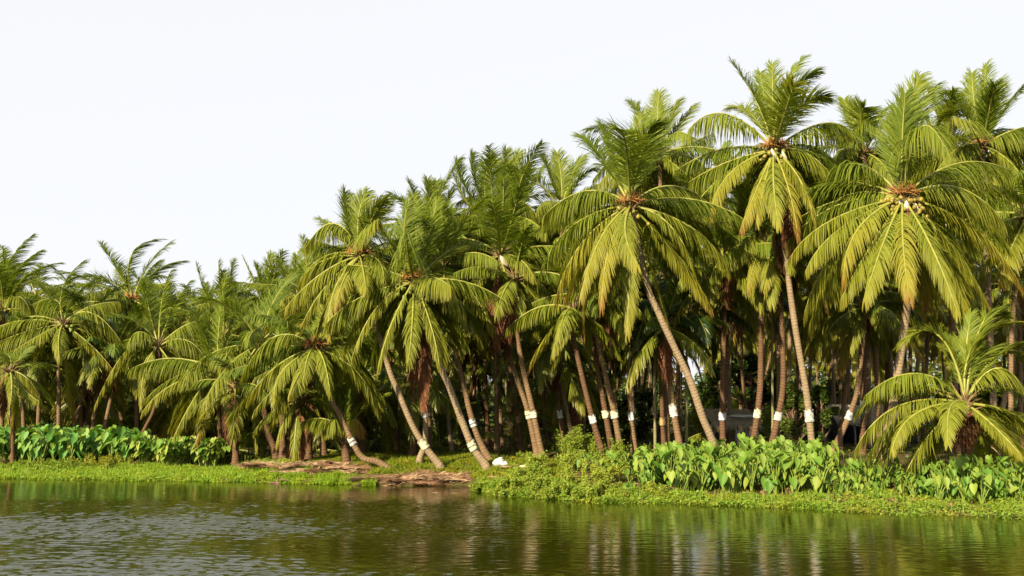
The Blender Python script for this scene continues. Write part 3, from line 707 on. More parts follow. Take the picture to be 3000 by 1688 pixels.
palm('stout ringed palm trunk with a large white wrap beside the long leaning trunk', T2, (470, 720), 37, [(480, 860), (500, 1050), (520, 1200), (555, 1390)], [], auto=13, L=3.2, r=.17, col='tan', wrap=(1205, 'w'), group=G_FRONT, skirt=[(1.8, .3)], deep=True, wraph=.46)
palm('dark straight palm trunk with grey wrap in front of the thatched hut', T2, (830, 330), 37, [(825, 480), (815, 850), (808, 1150), (812, 1400)], [(900, 200, 1010, 60, -.2), (760, 360, 740, 620, -.3), (900, 300, 930, 500, -.4)], auto=14, L=4.0, r=.14, col='brown', wrap=(1243, 'b'), group=G_FRONT, skirt=[(1.5, .2)])
palm('thin palm trunk leaning right behind the dark straight trunk', T2, (930, 330), 44, [(915, 430), (890, 600), (850, 850), (825, 1100), (815, 1300)], [], auto=12, L=4.0, r=.13, col='tan', group=G_FRONT, deep=True)
palm('brown palm trunk with cream wrap, foot bending left behind the taro bed', T2, (1050, 240), 36, [(1045, 380), (1035, 800), (1028, 1100), (985, 1425)], [(960, 200, 860, 330, -.3), (1000, 330, 960, 500, -.6), (1080, 330, 1060, 480, -.8)], auto=13, L=4.0, r=.155, col='brown', wrap=(1224, 'c'), group=G_FRONT)
palm('brown palm trunk with pale wrap, its lower trunk leaning left behind taro', T2, (1130, 260), 36.5, [(1140, 400), (1160, 800), (1160, 1100), (1095, 1425)], [(1180, 280, 1290, 420, .3)], auto=12, L=3.8, r=.155, col='brown', wrap=(1243, 'w'), group=G_FRONT, skirt=[(1.4, .1)])
palm('far pale palm trunk between the tallest palm and the tin roofed shed', T2, (1330, 540), 58, [(1330, 650), (1322, 1050), (1322, 1250)], [], auto=14, L=3.8, r=.16, col='grey', group='far palms lit at the right', uniq=False)
palm('palm trunk leaning right with no wrap left of the shed roof', T2, (1570, 560), 42, [(1560, 750), (1545, 1000), (1520, 1170), (1500, 1330)], [], auto=13, L=4.0, r=.145, col='tan', group=G_FRONT, deep=True)
palm('slanting palm trunk with pale wrap in front of the tin roofed shed', T2, (1650, 600), 38, [(1625, 850), (1600, 1080), (1550, 1240), (1462, 1440)], [], auto=11, L=3.6, r=.15, col='tan', wrap=(1238, 'b'), group=G_FRONT, deep=True)
palm('straight red brown palm with a tall white wrap in front of the shed', T2, (1640, 520), 39, [(1640, 700), (1640, 1000), (1637, 1230), (1630, 1340)], [(1560, 600, 1500, 800, -.4), (1600, 680, 1560, 860, -.6), (1560, 420, 1440, 400, .1)], auto=12, L=4.0, r=.15, col='brown', wrap=(1188, 'w'), group=G_FRONT, skirt=[(1.2, .0)], wraph=.54)
palm('dark leaning trunk behind the big coconut laden palm', T2, (1700, 440), 43, [(1720, 560), (1750, 750), (1780, 950), (1775, 1170), (1760, 1300)], [], auto=12, L=4.2, r=.15, col='brown', group=G_FRONT, deep=True)
# J: young palm at the right edge of the bank
palm('young short trunked palm at far right spreading low over the taro leaves', T2, (2232, 1165), 28.5, [(2238, 1250), (2240, 1360), (2240, 1440)], [
     (2235, 880, 2265, 640, .3), (2290, 810, 2560, 690, .2), (2200, 920, 2140, 780, .5), (2080, 770, 1840, 830, .2), (1950, 990, 1645, 1120, -.1), (1840, 1180, 1585, 1440, -.2), (1940, 1225, 1800, 1450, -.4),
     (2145, 1185, 2130, 1400, -.9), (2410, 960, 2590, 1100, -.2), (2400, 900, 2590, 820, .3), (2420, 1215, 2650, 1300, .2), (2390, 1290, 2560, 1470, -.5), (2160, 900, 2060, 830, .8), (2330, 700, 2480, 660, .5), (2350, 860, 2600, 930, .6), (1990, 1060, 1740, 1060, .7)],
     back=3, L=4.0, r=.19, col='brown', flare=1.3, group=G_FRONT, yel=.2, k0=.62, llf=.82, skirt=[(.6, -.2), (.7, .2)], lo=-30)
# crowns at the top right
palm('palm crown with a tall plume against the sky at top right', T1, (2330, 600), 38, [(2350, 900), (2360, 1300)], [
     (2335, 380, 2355, 120, .3), (2290, 390, 2270, 170, .3), (2390, 400, 2440, 210, .2), (2450, 400, 2590, 220, .2), (2230, 420, 2080, 440, .2), (2200, 360, 2110, 290, .3), (2470, 520, 2600, 480, -.2),
     (2190, 610, 2050, 760, -.3), (2460, 660, 2580, 800, -.4), (2500, 620, 2640, 640, .1), (2250, 480, 2160, 420, -.6), (2370, 400, 2400, 240, -.6)], back=5, L=4.8, r=.17, col='grey', nuts=('y', 12), flowers=2, group='crowns at the top right', hi=66)
palm('palm crown with a drooping plume between the tallest palm and the coconut laden palm', T1, (1640, 640), 40, [(1660, 900), (1680, 1300)], [
     (1650, 420, 1760, 590, -.3), (1570, 450, 1525, 330, .3), (1700, 470, 1790, 360, .3), (1560, 540, 1490, 520, .2), (1740, 480, 1850, 400, .3), (1500, 620, 1480, 700, -.2), (1620, 450, 1640, 370, -.4), (1760, 620, 1860, 700, .3), (1530, 760, 1440, 880, .4)],
     back=4, auto=6, L=4.6, r=.16, col='tan', group='crowns at the top right', hi=66)
palm('palm crown with a fan of upright fronds behind the leaning palm at middle right', T1, (440, 640), 41, [(450, 1000)], [
     (430, 460, 435, 285, .2), (490, 470, 550, 330, .2), (540, 500, 640, 360, .3), (560, 600, 760, 520, .2), (370, 480, 275, 340, .3), (560, 640, 700, 700, -.2), (520, 700, 640, 790, -.4), (340, 560, 260, 520, -.4)],
     back=5, auto=5, L=4.8, r=.16, col='tan', group='crowns at the top right', hi=66)
palm('small palm crown showing in the gap left of the tallest palm', T1, (800, 740), 52, [(800, 1200)], [(760, 690, 690, 610, .2), (820, 660, 830, 580, .2), (740, 730, 650, 760, .1), (860, 690, 930, 600, .1)], auto=8, L=3.8, r=.14, group='crowns at the top right', hi=66)
palm('palm with dark crown filling the top right behind the coconut laden palm', T1, (2130, 660), 41, [(2140, 900), (2150, 1400)], [(2050, 340, 2000, 260, .3), (2130, 400, 2200, 300, .3), (2000, 440, 1900, 360, .4)], auto=14, L=4.6, r=.16, group='crowns at the top right', hi=66)
palm('palm crown cut by the right edge of the picture below the top plume', T1, (2600, 1000), 35, [(2520, 1500), (2500, 1900)], [(2440, 1050, 2380, 1130, .1), (2480, 920, 2330, 880, .3), (2500, 1200, 2440, 1380, -.2), (2500, 800, 2420, 740, .3)], auto=12, L=4.6, r=.12, group='crowns at the top right', hi=66)
palm('palm with pale trunk and reddish fibre behind the young palm at the right edge', T2, (2490, 480), 42, [(2510, 640), (2500, 900), (2440, 1260), (2436, 1370)], [], auto=14, L=4.2, r=.16, col='grey', group='crowns at the top right', deep=True, skirt=[(1.5, .1)])

# ---- arecas
def areca(label, heart, Y, base, L=2.0, r=.05, n=9, tile=T2):
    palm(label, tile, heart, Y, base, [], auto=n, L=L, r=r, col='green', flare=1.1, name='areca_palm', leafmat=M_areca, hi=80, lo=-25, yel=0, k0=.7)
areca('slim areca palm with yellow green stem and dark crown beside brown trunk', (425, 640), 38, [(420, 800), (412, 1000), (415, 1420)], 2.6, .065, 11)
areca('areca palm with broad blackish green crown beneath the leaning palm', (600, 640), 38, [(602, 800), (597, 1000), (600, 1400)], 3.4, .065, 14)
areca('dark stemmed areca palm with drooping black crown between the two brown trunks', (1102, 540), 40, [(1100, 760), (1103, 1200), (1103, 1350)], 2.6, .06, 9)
# ---- left part, blown by the wind
WL = (.55, 0, .1)
G_L = 'windblown palms on the left bank'
palm('palm leaning far right at the left bank, low white wrap above its curved foot', T5, (650, 440), 37, [(720, 700), (790, 830), (870, 1000), (930, 1085), (1015, 1108)], [
     (420, 370, 220, 600, .1), (430, 540, 250, 740, -.2), (470, 560, 405, 725, -.5), (560, 580, 500, 710, -.7), (605, 490, 575, 655, -.5), (700, 520, 735, 710, -.6), (800, 440, 930, 400, .2), (760, 500, 900, 620, .2), (520, 400, 370, 380, .5), (690, 330, 720, 200, .5)],
     back=6, auto=2, L=4.2, r=.15, col='tan', flare=1.5, wrap=(990, 'w'), flowers=3, group=G_L, yel=0.11)
palm('low spreading palm with bright fronds hanging to the taro on the left bank', T4, (1275, 975), 46, [(1282, 1150), (1285, 1300), (1295, 1400)], [
     (1020, 900, 770, 960, .1), (1010, 1055, 830, 1220, -.5), (1130, 1150, 990, 1430, -.9), (1220, 1150, 1150, 1395, -.9), (1330, 1090, 1395, 1250, -.6), (1320, 1005, 1440, 1030, -.4), (1200, 780, 1130, 620, .2), (1285, 700, 1320, 420, .2), (1400, 820, 1480, 740, .3), (1170, 940, 1090, 1020, -.5),
     (1330, 870, 1300, 960, -.8), (1370, 720, 1450, 560, .3), (1230, 820, 1250, 560, .4)], back=5, L=5.0, r=.14, col='brown', group=G_L, yel=0.12, nuts=('g', 5))
palm('windswept palm near the left edge with drooping dead frond below its crown', T4, (370, 700), 49, [(345, 920), (345, 1100), (343, 1345)], [
     (370, 490, 490, 330, .1, {'wind': (1.6, 0, .2)}), (330, 560, 180, 590, .3), (310, 560, 240, 480, .3), (180, 655, -20, 740, .1), (170, 740, -20, 810, -.2), (240, 760, 60, 870, -.5), (540, 635, 725, 830, 0), (345, 780, 350, 910, -.9),
     (430, 560, 560, 430, .2), (520, 600, 700, 570, .2), (540, 830, 665, 975, -.4), (240, 850, 90, 920, .3), (395, 1000, 430, 1240, -.1, {'yel': .6})], back=6, L=4.6, r=.14, col='tan', wrap=None, group=G_L, wind=WL, yel=0.12, nuts=('g', 5))
palm('palm with one tall frond combed right by the wind, highest of the left bank', T4, (780, 560), 53, [(790, 800), (800, 1300)], [
     (770, 300, 950, 200, 0, {'wind': (2.0, 0, 0)}), (700, 400, 590, 230, .1), (850, 420, 930, 330, .2, {'wind': (1.5, 0, 0)}), (910, 400, 1080, 330, .1, {'wind': (1.2, 0, 0)}), (700, 520, 620, 480, -.3), (870, 640, 900, 800, -.4)], auto=7, back=4, L=4.6, r=.14, group=G_L, wind=WL, nuts=('g', 10), flowers=2)
palm('palm with crown above the slanting thin trunk of the left bank', T4, (930, 830), 48, [(935, 1000), (905, 1190), (860, 1290), (815, 1380)], [
     (815, 745, 740, 845, -.2), (1080, 790, 1195, 890, -.1), (750, 850, 555, 1180, -.1), (850, 960, 825, 1190, -.5), (1010, 950, 1065, 1085, -.5), (950, 560, 1000, 390, .1, {'wind': (1.3, 0, 0)}), (1100, 700, 1235, 700, .2), (1010, 620, 1110, 450, .2, {'wind': (1.4, 0, 0)}), (820, 700, 650, 640, .3), (870, 600, 850, 470, .3)],
     back=5, L=4.4, r=.13, col='brown', group=G_L, wind=WL, yel=0.12)
palm('palm at the left edge with a tall windblown plume', T4, (20, 620), 51, [(20, 900), (10, 1330)], [
     (30, 390, 190, 180, .1, {'wind': (1.8, 0, 0)}), (80, 420, 240, 270, .1, {'wind': (1.6, 0, 0)}), (150, 430, 350, 340, .1, {'wind': (1.0, 0, 0)}), (40, 480, 20, 260, .3, {'wind': (1.3, 0, 0)}), (110, 540, 180, 640, -.4), (-20, 470, -60, 320, .3)], auto=8, L=4.6, r=.14, group=G_L, wind=WL)
palm('low palm at the left edge with a dry frond hanging to the taro', T4, (60, 975), 46, [(65, 1100), (75, 1350)], [
     (20, 1030, -50, 1180, -.2), (70, 1060, 60, 1170, -.8), (170, 1030, 255, 1190, -.2), (150, 1090, 230, 1150, -.4), (60, 900, 20, 870, .3), (85, 1180, 60, 1350, -.2, {'yel': .75}), (110, 900, 180, 830, .4)], back=3, L=3.2, r=.12, col='brown', group=G_L, wind=(.3, 0, 0), yel=0.15)
palm('palm crown in the middle of the left bank with a bright upright fan', T4, (1310, 760), 55, [(1310, 1100)], [(1290, 560, 1280, 330, .2), (1330, 560, 1370, 330, .2), (1400, 600, 1500, 440, .2), (1230, 600, 1150, 350, .3)], auto=10, L=4.6, r=.14, group=G_L, wind=(.3, 0, 0))
palm('palm crown with a slender fan against the sky right of the left bank gap', T4, (1560, 640), 57, [(1560, 1100)], [(1565, 450, 1590, 290, .2), (1530, 470, 1495, 350, .2), (1480, 440, 1420, 300, .2, {'ll': .4}), (1650, 520, 1700, 420, .3)], auto=12, L=4.4, r=.14, group=G_L, wind=(.3, 0, 0))
palm('palm crown of stiff fronds just left of the shoulder where the grove rises', T4, (1740, 560), 55, [(1740, 1100)], [(1740, 430, 1740, 300, .2), (1690, 440, 1640, 330, .2), (1800, 430, 1860, 320, .2)], auto=14, L=4.2, r=.14, group=G_L)
palm('palm crown with spreading grey green fronds in the middle of the left grove', T4, (1520, 820), 44, [(1540, 1000), (1560, 1290), (1610, 1440)], [
     (1440, 680, 1400, 560, .3), (1410, 1060, 1440, 1410, -.9), (1490, 1090, 1500, 1440, -.9), (1600, 1010, 1640, 1180, -.5), (1520, 680, 1600, 560, .4), (1600, 760, 1700, 740, .2)], auto=11, L=5.0, r=.2, col='brown', flare=1.6, group=G_L)
palm('short palm with a single yellow green frond hanging straight down to the bank', T5, (550, 760), 39.5, [(530, 900), (520, 1100)], [
     (545, 950, 555, 1130, -.4), (480, 830, 420, 1000, -.3), (600, 790, 690, 860, .1), (530, 950, 520, 1080, -.7)], auto=4, L=2.6, r=.10, col='brown', group=G_L, lo=-20)
palm('young palm with upright orange ribbed fronds on a stout foot at the bank', T5, (815, 960), 38.5, [(820, 1010), (830, 1088)], [
     (790, 760, 720, 640, .2), (830, 740, 860, 620, .2), (720, 860, 570, 870, .1), (890, 800, 1030, 690, .2), (770, 780, 640, 700, .4), (870, 860, 930, 930, -.2, {'yel': .85}), (760, 860, 690, 940, -.3)], auto=3, L=3.0, r=.21, col='brown', flare=1.3, group=G_L, hi=85, lo=40, yel=0.17)
for (x0, y0, x1, y1, Y, lab) in [(455, 860, 460, 1075, 41, 'stout flared brown palm foot beside the hanging bright frond'), (610, 850, 608, 1088, 41, 'short brown palm trunk just right of the hanging frond'), (178, 930, 182, 1070, 44, 'brown flared palm trunk right of the left taro patch'),
                                 (1230, 880, 1215, 1078, 42, 'flared brown palm foot in the dark left of the white wrapped trunk'), (690, 850, 700, 1080, 43, 'dark palm trunk left of the orange ribbed young palm'), (920, 900, 925, 1078, 43, 'reddish palm trunk right of the orange ribbed young palm')]:
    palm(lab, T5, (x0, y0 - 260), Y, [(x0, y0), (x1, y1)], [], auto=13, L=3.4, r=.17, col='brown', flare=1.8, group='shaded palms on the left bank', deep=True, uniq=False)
for (pts, Y, lab) in [([(500, 900), (490, 1080), (430, 1330)], 51, 'palm trunk leaning right behind the windswept palm of the left bank'), ([(232, 1120), (220, 1345)], 50, 'thin orange lit trunk left of the windswept palm'), ([(665, 1060), (640, 1180), (608, 1330)], 50, 'ringed trunk leaning right behind the left taro patch'),
                      ([(130, 1050), (140, 1340)], 51, 'straight orange lit trunk near the left edge'), ([(570, 1100), (540, 1320)], 51, 'thin trunk between the two leaning trunks of the left bank'), ([(480, 1100), (475, 1330)], 54, 'dark trunk behind the first leaning trunk of the left bank')]:
    palm(lab, T4, (pts[0][0] + 10, pts[0][1] - 200), Y, pts, [], auto=15, L=3.8, r=.14, col='tan', group='trunks behind the left taro patch', deep=True, wind=(.3, 0, 0), uniq=False)

# ---- palms filling the grove behind, in depth
env_x = [-200, 0, 200, 400, 560, 650, 800, 900, 1000, 1200, 1330, 1480, 1600, 1700, 1900, 2050, 2200, 2350, 2500, 2650, 2800, 3000, 3200]
env_y = [720, 720, 790, 740, 830, 810, 790, 700, 620, 610, 560, 520, 530, 470, 400, 430, 440, 400, 400, 350, 320, 330, 330]
rg = np.random.default_rng(5)
used = []
for i in range(235):
    for _ in range(60):
        px = rg.uniform(-150, 3150); Y = 42 + 78 * rg.random() ** 1.3
        if px < 750: Y = max(Y, 54 + 20 * rg.random())
        elif px < 1250: Y = max(Y, 46.5)
        wx = (px - 1500) / FPX * Y
        if all((wx - a) ** 2 + (Y - b) ** 2 > 2.0 ** 2 for a, b in used): break
    used.append((wx, Y))
    top = np.interp(px, env_x, env_y)
    right = px > 1850
    frac = rg.random()
    py = top + 110 + (440 if not right else 420) * frac
    hz = W(px, py, Y)[2]
    if hz > 12.5: py += (hz - rg.uniform(9, 12.5)) * FPX / Y
    if hz < 3: py -= (rg.uniform(3, 4.5) - hz) * FPX / Y
    H0 = W(px, py, Y); lean = rg.normal(0, .9)
    bx = px + lean * FPX / Y
    zone = 'left' if px < 1250 else ('middle' if px < 1950 else 'right')
    lab = {'left': 'coconut palm packed among others in the shade of the left grove', 'middle': 'coconut palm standing in the dark behind the centre of the grove', 'right': 'paler coconut palm in the lit depth of the grove at right'}[zone]
    gb = float(ground(W(bx, 1300, Y)[0], Y))
    by = 1215 + (CAM_H - gb) * FPX / Y
    palm(lab, (0, 0), (px * 2, py * 2), Y, [((px * .6 + bx * .4) * 2 + rg.normal(0, 12), (py + by)), (bx * 2, by * 2)], [], auto=18, L=rg.uniform(3.6, 4.6), r=rg.uniform(.12, .16),
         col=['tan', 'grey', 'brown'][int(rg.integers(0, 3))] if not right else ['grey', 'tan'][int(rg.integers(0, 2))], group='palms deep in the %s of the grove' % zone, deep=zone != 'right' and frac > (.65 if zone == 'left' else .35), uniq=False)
# ---- the row that makes the skyline
for px in list(range(-20, 900, 44)) + list(range(900, 1700, 62)) + list(range(1700, 3050, 95)):
    px = px + rg.uniform(-14, 14); Y = rg.uniform(58, 78) if px < 900 else rg.uniform(50, 60)
    top = np.interp(px, env_x, env_y); py = top + rg.uniform(105, 175) + (0 if px < 900 else 40)
    hz = W(px, py, Y)[2]
    gb = float(ground(W(px, 1300, Y)[0], Y)); by = 1215 + (CAM_H - gb) * FPX / Y; lean = rg.normal(0, 25)
    part = 'left' if px < 900 else 'middle' if px < 1700 else 'right'
    palm('palm of the back row whose crown makes up the %s of the skyline' % part, (0, 0), (px * 2, py * 2), Y, [((px + lean * .4) * 2, py + by), ((px + lean) * 2, by * 2)], [], auto=20, L=rg.uniform(4.3, 5.2), r=.15,
         col='tan', group='back row palms at the %s of the skyline' % part, deep=False, uniq=False, lo=-60, hi=68)
# ---- low stemless young palms under the canopy
for i in range(80):
    px = rg.uniform(0, 1950) if i < 62 else rg.uniform(2000, 3000); Y = rg.uniform(46, 80) if 750 < px < 1900 else rg.uniform(56, 85)
    p = W(px, 1300, Y); p[2] = float(ground(p[0], p[1]))
    root = thing('young_palm', 'stemless young palm growing in the dark undergrowth of the grove', 'palm tree', p, 'young palms in the undergrowth')
    for q in range(11):
        me = lib_frond(int(rg.integers(0, 6)), int(rg.integers(0, 2)), px < 1500)
        o = link('frond', me, root); o.rotation_euler = (0, 0, q * 2.4 + i); s = rg.uniform(.55, .95); o.scale = (s, s, s)

# ================================================================== taro, weeds, bushes
def leaf_grid_heart(L, wd, cup, m=9):
    """heart-shaped blade, attachment at the origin, tip towards +x (droops later)"""
    s = np.linspace(0, 1, m)
    half = wd * .5 * np.interp(s, [0, .06, .2, .35, .6, .85, 1], [.42, .78, .98, 1.0, .74, .32, .0])
    x = -L * .28 + s * L * 1.28
    rows = []
    for k in (-1, -.55, 0, .55, 1):
        xx = x.copy()
        xx[:2] += (1 - abs(k)) * L * .20 * np.array([1, .45])            # notch
        zz = cup * (abs(k) ** 1.5) * half - .10 * L * (s ** 2) + .02 * L * np.sin(s * 14 + k * 2) * abs(k)
        rows.append(np.stack([xx, k * half, zz], -1))
    V = np.stack(rows, 1)
    b = np.arange(m - 1)[:, None] * 5; j = np.arange(4)[None]
    F = np.stack([b + j, b + 5 + j, b + 6 + j, b + 1 + j], -1).reshape(-1, 4)
    return V.reshape(-1, 3), F
def rotm(az, pitch, roll):
    ca_, sa_ = math.cos(az), math.sin(az); cp, sp = math.cos(pitch), math.sin(pitch); cr, sr = math.cos(roll), math.sin(roll)
    Rz = np.array([[ca_, -sa_, 0], [sa_, ca_, 0], [0, 0, 1]]); Ry = np.array([[cp, 0, sp], [0, 1, 0], [-sp, 0, cp]]); Rx = np.array([[1, 0, 0], [0, cr, -sr], [0, sr, cr]])
    return Rz @ Ry @ Rx
def taro_template(seed, h, lw, nl, lm, toward=-math.pi / 2, split=True):
    """list of (name, mesh) or one merged mesh"""
    rg = np.random.default_rng(seed); parts = []; one = MB()
    for i in range(nl):
        a = i * 2.4 + rg.uniform(-.4, .4) + seed; lean = rg.uniform(.10, .55) * (1 if i else .3); hh = h * rg.uniform(.35, 1.05) * (1 - .25 * lean)
        top = np.array([math.cos(a) * lean * hh, math.sin(a) * lean * hh, hh])
        q = np.linspace(0, 1, 6)[:, None]
        C = top * q * np.array([1, 1, 0]) * q ** .6 + np.array([0, 0, 1.]) * hh * q
        L = lw * rg.uniform(.75, 1.2)
        V, F = leaf_grid_heart(L, L * rg.uniform(.72, .86), rg.uniform(.15, .75))
        az = a + rg.normal(0, .9) if rg.random() < .45 else toward + rg.normal(0, .8)
        Rm = rotm(az, rg.uniform(.75, 1.3) if rg.random() < .6 else rg.uniform(.15, .8), rg.normal(0, .35))
        V = V @ Rm.T + C[-1]
        tint = (float(np.clip(rg.normal(.10, .12), 0, .6)), float(rg.random()), 0)
        A = one if not split else MB(); A.add(V, F, 0, tint)
        if split: parts.append(('leaf', A.mesh('taro_leaf', [lm], True)))
        B_ = one if not split else MB(); tube(B_, C, np.linspace(.021, .011, 6), 5, 1 if not split else 0, None, cap=False)
        if split: parts.append(('stalk', B_.mesh('taro_stalk', [M_stalk], True)))
    return parts if split else one.mesh('taro_plant', [lm, M_stalk], True)
TT = [taro_template(40 + i, [1.2, 1.3, 1.0, 1.2, 1.35, 1.1][i], .32, [8, 9, 8, 9, 8, 9][i], M_taro) for i in range(6)]
TL = [taro_template(70 + i, 1.35, .40, 17, M_taro2 if i < 4 else M_taro, split=False) for i in range(7)]
def taro(px, py, label, group, sc=1.0, rot=None, tall=1.0):
    p = hit(px, py)
    T = TT[int(rg.integers(0, 6))]
    root = thing('taro_plant', label, 'taro plant', p + np.array([0, 0, -.05]), group)
    s = sc * rg.uniform(.85, 1.12); root.scale = (s, s, s * tall); root.rotation_euler = (0, 0, rg.normal(0, .5))
    for nm, me in T: link(nm, me, root)
rg = np.random.default_rng(21)
GT = 'taro plants of the dense light green bed'
def scatter(x0, x1, n, yt, yb):
    out = []
    for i in range(n):
        px = x0 + (x1 - x0) * (i + rg.random()) / n
        f = rg.random()
        out.append((px, yt(px) * (1 - f) + yb(px) * f))
    return out
# big bed: photo x 1880..2640
for px, py in scatter(1875, 2420, 132, lambda x: np.interp(x, [1880, 1950, 2400, 2560], [1415, 1385, 1375, 1400]), lambda x: np.interp(x, [1880, 2000, 2400], [1430, 1452, 1458])):
    taro(px, py, 'light green heart leaved taro plant in the dense bed on the right bank', GT, .98)
for px, py in scatter(2400, 2625, 24, lambda x: np.interp(x, [2400, 2620], [1385, 1405]), lambda x: 1452):
    taro(px, py, 'smaller taro plant at the thinning right end of the dense bed', 'taro plants at the thin end of the bed', .74)
for px, py in scatter(2640, 3010, 52, lambda x: np.interp(x, [2640, 2800, 3000], [1440, 1415, 1415]), lambda x: np.interp(x, [2640, 2760, 3000], [1462, 1480, 1490])):
    taro(px, py, 'broad leaved taro plant in the loose clump at the right corner', 'taro plants of the clump at the right corner', np.interp(px, [2640, 2760, 3000], [.66, .86, .92]))
for px, py, s in [(2515, 1460, .5), (2570, 1466, .55), (2455, 1462, .5), (1800, 1412, .75), (1830, 1395, .9), (1760, 1405, .8), (1715, 1385, .7), (1845, 1445, .6)]:
    taro(px, py, 'small taro plant standing apart among the weeds %s' % ('left of the dense bed' if px < 1900 else 'before the thin end of the bed'), 'small stray taro plants', s)
# the bed goes on past the edge of the picture
# left patch
for k, (px, py) in enumerate(scatter(-20, 660, 82, lambda x: np.interp(x, [0, 380, 430, 660], [1338, 1336, 1346, 1350]), lambda x: np.interp(x, [0, 380, 450, 660], [1360, 1356, 1368, 1370]))):
    p = hit(px, py); lo = px > 400
    me = TL[int(rg.integers(0, 4))] if not lo else TL[4 + int(rg.integers(0, 3))]
    o = thing('taro_plant', 'blue green taro plant in the tall patch on the left bank' if not lo else 'yellower taro plant in the lower half of the left patch', 'taro plant', p + np.array([0, 0, -.05]),
              'taro plants of the tall left patch' if not lo else 'taro plants of the low left patch', me)
    s = rg.uniform(.85, 1.1) * np.interp(px, [0, 350, 430, 620, 660], [1.22, 1.22, .98, .98, .7]); o.scale = (s, s, s); o.rotation_euler = (0, 0, rg.normal(0, .5))

def leafcloud(mb, P, size, rg, tint_y=.1, flat=.6, m=0, asp=.5):
    """small pointed leaves, one quad folded to a diamond each, centred at points P"""
    n = len(P); d = rg.normal(size=(n, 3)); d[:, 2] = d[:, 2] * .5 + .2; d = unit(d)
    nn = rg.normal(size=(n, 3)) * (1 - flat); nn[:, 2] += 1; nn[:, 1] -= .4
    w = unit(np.cross(d, unit(nn))); s = size * rg.uniform(.6, 1.35, n)[:, None]
    V = np.stack([P - d * s * .5, P + w * s * asp * .5, P + d * s * .5 + np.array([0, 0, -.15]) * s, P - w * s * asp * .5], 1)
    t = np.stack([np.clip(rg.normal(tint_y, .10, n), 0, 1), rg.random(n), np.zeros(n)], -1)
    mb.add(V.reshape(-1, 3), np.arange(4 * n).reshape(n, 4), m, t.repeat(4, 0))

M_dryd = plain('dark_fallen_frond', (.09, .045, .025), (.30, .17, .09), 8, .9, .1)
# ---- creeping weeds on the banks (nobody could count them)
def cover(name, label, xs, d0, d1, n, size, hgt, m, ty=.1, clumps=1.0, tuft=0, zlift=0):
    rg_ = np.random.default_rng(len(name) * 77 + n)
    x = rg_.uniform(xs[0], xs[1], n); f = rg_.random(n)
    D0 = np.interp(x, d0[0], d0[1]); D1 = np.interp(x, d1[0], d1[1]); d = D0 + (D1 - D0) * f
    y = shore(x) + d
    nz = np.sin(x * 2.1 + y * 1.3) * np.sin(x * 1.1 - y * 2.7 + 1) + .6 * np.sin(x * 5.3 + y * 4.1) * np.sin(y * 6.1 - x * 3.2)
    keep = rg_.random(n) < np.clip(.62 + .45 * nz * clumps, .06, 1)
    x, y, d, nz = x[keep], y[keep], d[keep], nz[keep]
    z = np.maximum(ground(x, y), 0.0) + hgt * rg_.random(len(x)) ** 1.3 * np.clip(.65 + .5 * nz, .15, 1.4) + zlift
    patch = .16 * np.sin(x * .9 + 1.3 * y) * np.sin(x * 2.3 - y * 1.7) + .12 * np.sin(x * 4.1 + y * 2.2)
    mb = MB(); leafcloud(mb, np.stack([x, y, z], -1), size * np.random.default_rng(4).choice([.7, 1, 1, 1.6], (len(x), 1)), rg_, ty + np.clip(patch, -.1, .4))
    if tuft:
        k = rg_.integers(0, len(x), tuft); P = np.stack([x, y, np.maximum(ground(x, y), 0)], -1)[k]
        a = rg_.uniform(0, 6.28, tuft); l = hgt * rg_.uniform(.8, 2.0, tuft); tp = P + np.stack([np.cos(a) * l * .4, np.sin(a) * l * .4, l], -1)
        wv = np.stack([-np.sin(a), np.cos(a), 0 * a], -1) * .012
        V = np.stack([P - wv, P + wv, tp], 1)
        t = np.stack([np.clip(rg_.normal(ty, .1, tuft), 0, 1), rg_.random(tuft), 0 * a], -1).repeat(3, 0)
        mb.add(V.reshape(-1, 3), np.arange(3 * tuft).reshape(-1, 3), 0, t)
    o = thing(name, label, 'ground cover', (0, 0, 0), None, mb.mesh(name, [m]), kind='stuff')
    return o
xa = lambda px: float(_sh_interp(px))
def _sh_interp(px):
    q = [onplane(px, y) for y in (np.interp(px, [0, 1000, 1400, 1500, 1700, 2150, 3000], [1403, 1421, 1430, 1455, 1468, 1480, 1520]),)]
    return q[0][0]
cover('floating_weed_mat', 'bright yellow green mat of creeping weed along the left shore', (-26, xa(1100)), ([-26, xa(700), xa(900), xa(1100)], [-.15, -.2, -.1, 0]), ([-26, xa(400), xa(560), xa(740), xa(900), xa(1100)], [7.0, 6.6, 5.6, 3.2, 2.0, .4]), 130000, .08, .15, M_mat, .12, .95, 14000)
cover('floating_weed_mat', 'low leafy water weed fringe along the right shore under the taro', (xa(1395), 27), ([xa(1395), xa(1500), 27], [.0, -.3, -.2]), ([xa(1395), xa(1500), xa(1850), xa(2400), xa(2560), 22, 27], [1.2, 2.0, 2.2, 2.4, 5.2, 6, 9]), 125000, .075, .20, M_weed, .08, .8, 3000)
cover('grass', 'mown looking green moss and grass on the sunlit bank slope', (xa(840), xa(1700)), ([xa(840), xa(1000), xa(1060), xa(1400), xa(1700)], [1.8, 2.0, 1.6, 1.3, 2.0]), ([xa(840), xa(1700)], [8.5, 9]), 110000, .075, .10, M_grass, .12, .6, 22000)
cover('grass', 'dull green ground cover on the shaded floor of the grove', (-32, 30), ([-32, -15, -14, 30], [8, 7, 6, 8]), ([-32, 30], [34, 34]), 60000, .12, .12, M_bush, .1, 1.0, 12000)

cover('fallen_leaves', 'scattered yellow and brown dead taro leaves on the mud below the taro bed', (xa(1900), xa(2980)), ([xa(1900), xa(2980)], [.9, 1.2]), ([xa(1900), xa(2500), xa(2980)], [3.4, 4.6, 3.0]), 2600, .13, .10, M_dryd, .5, 1.6)
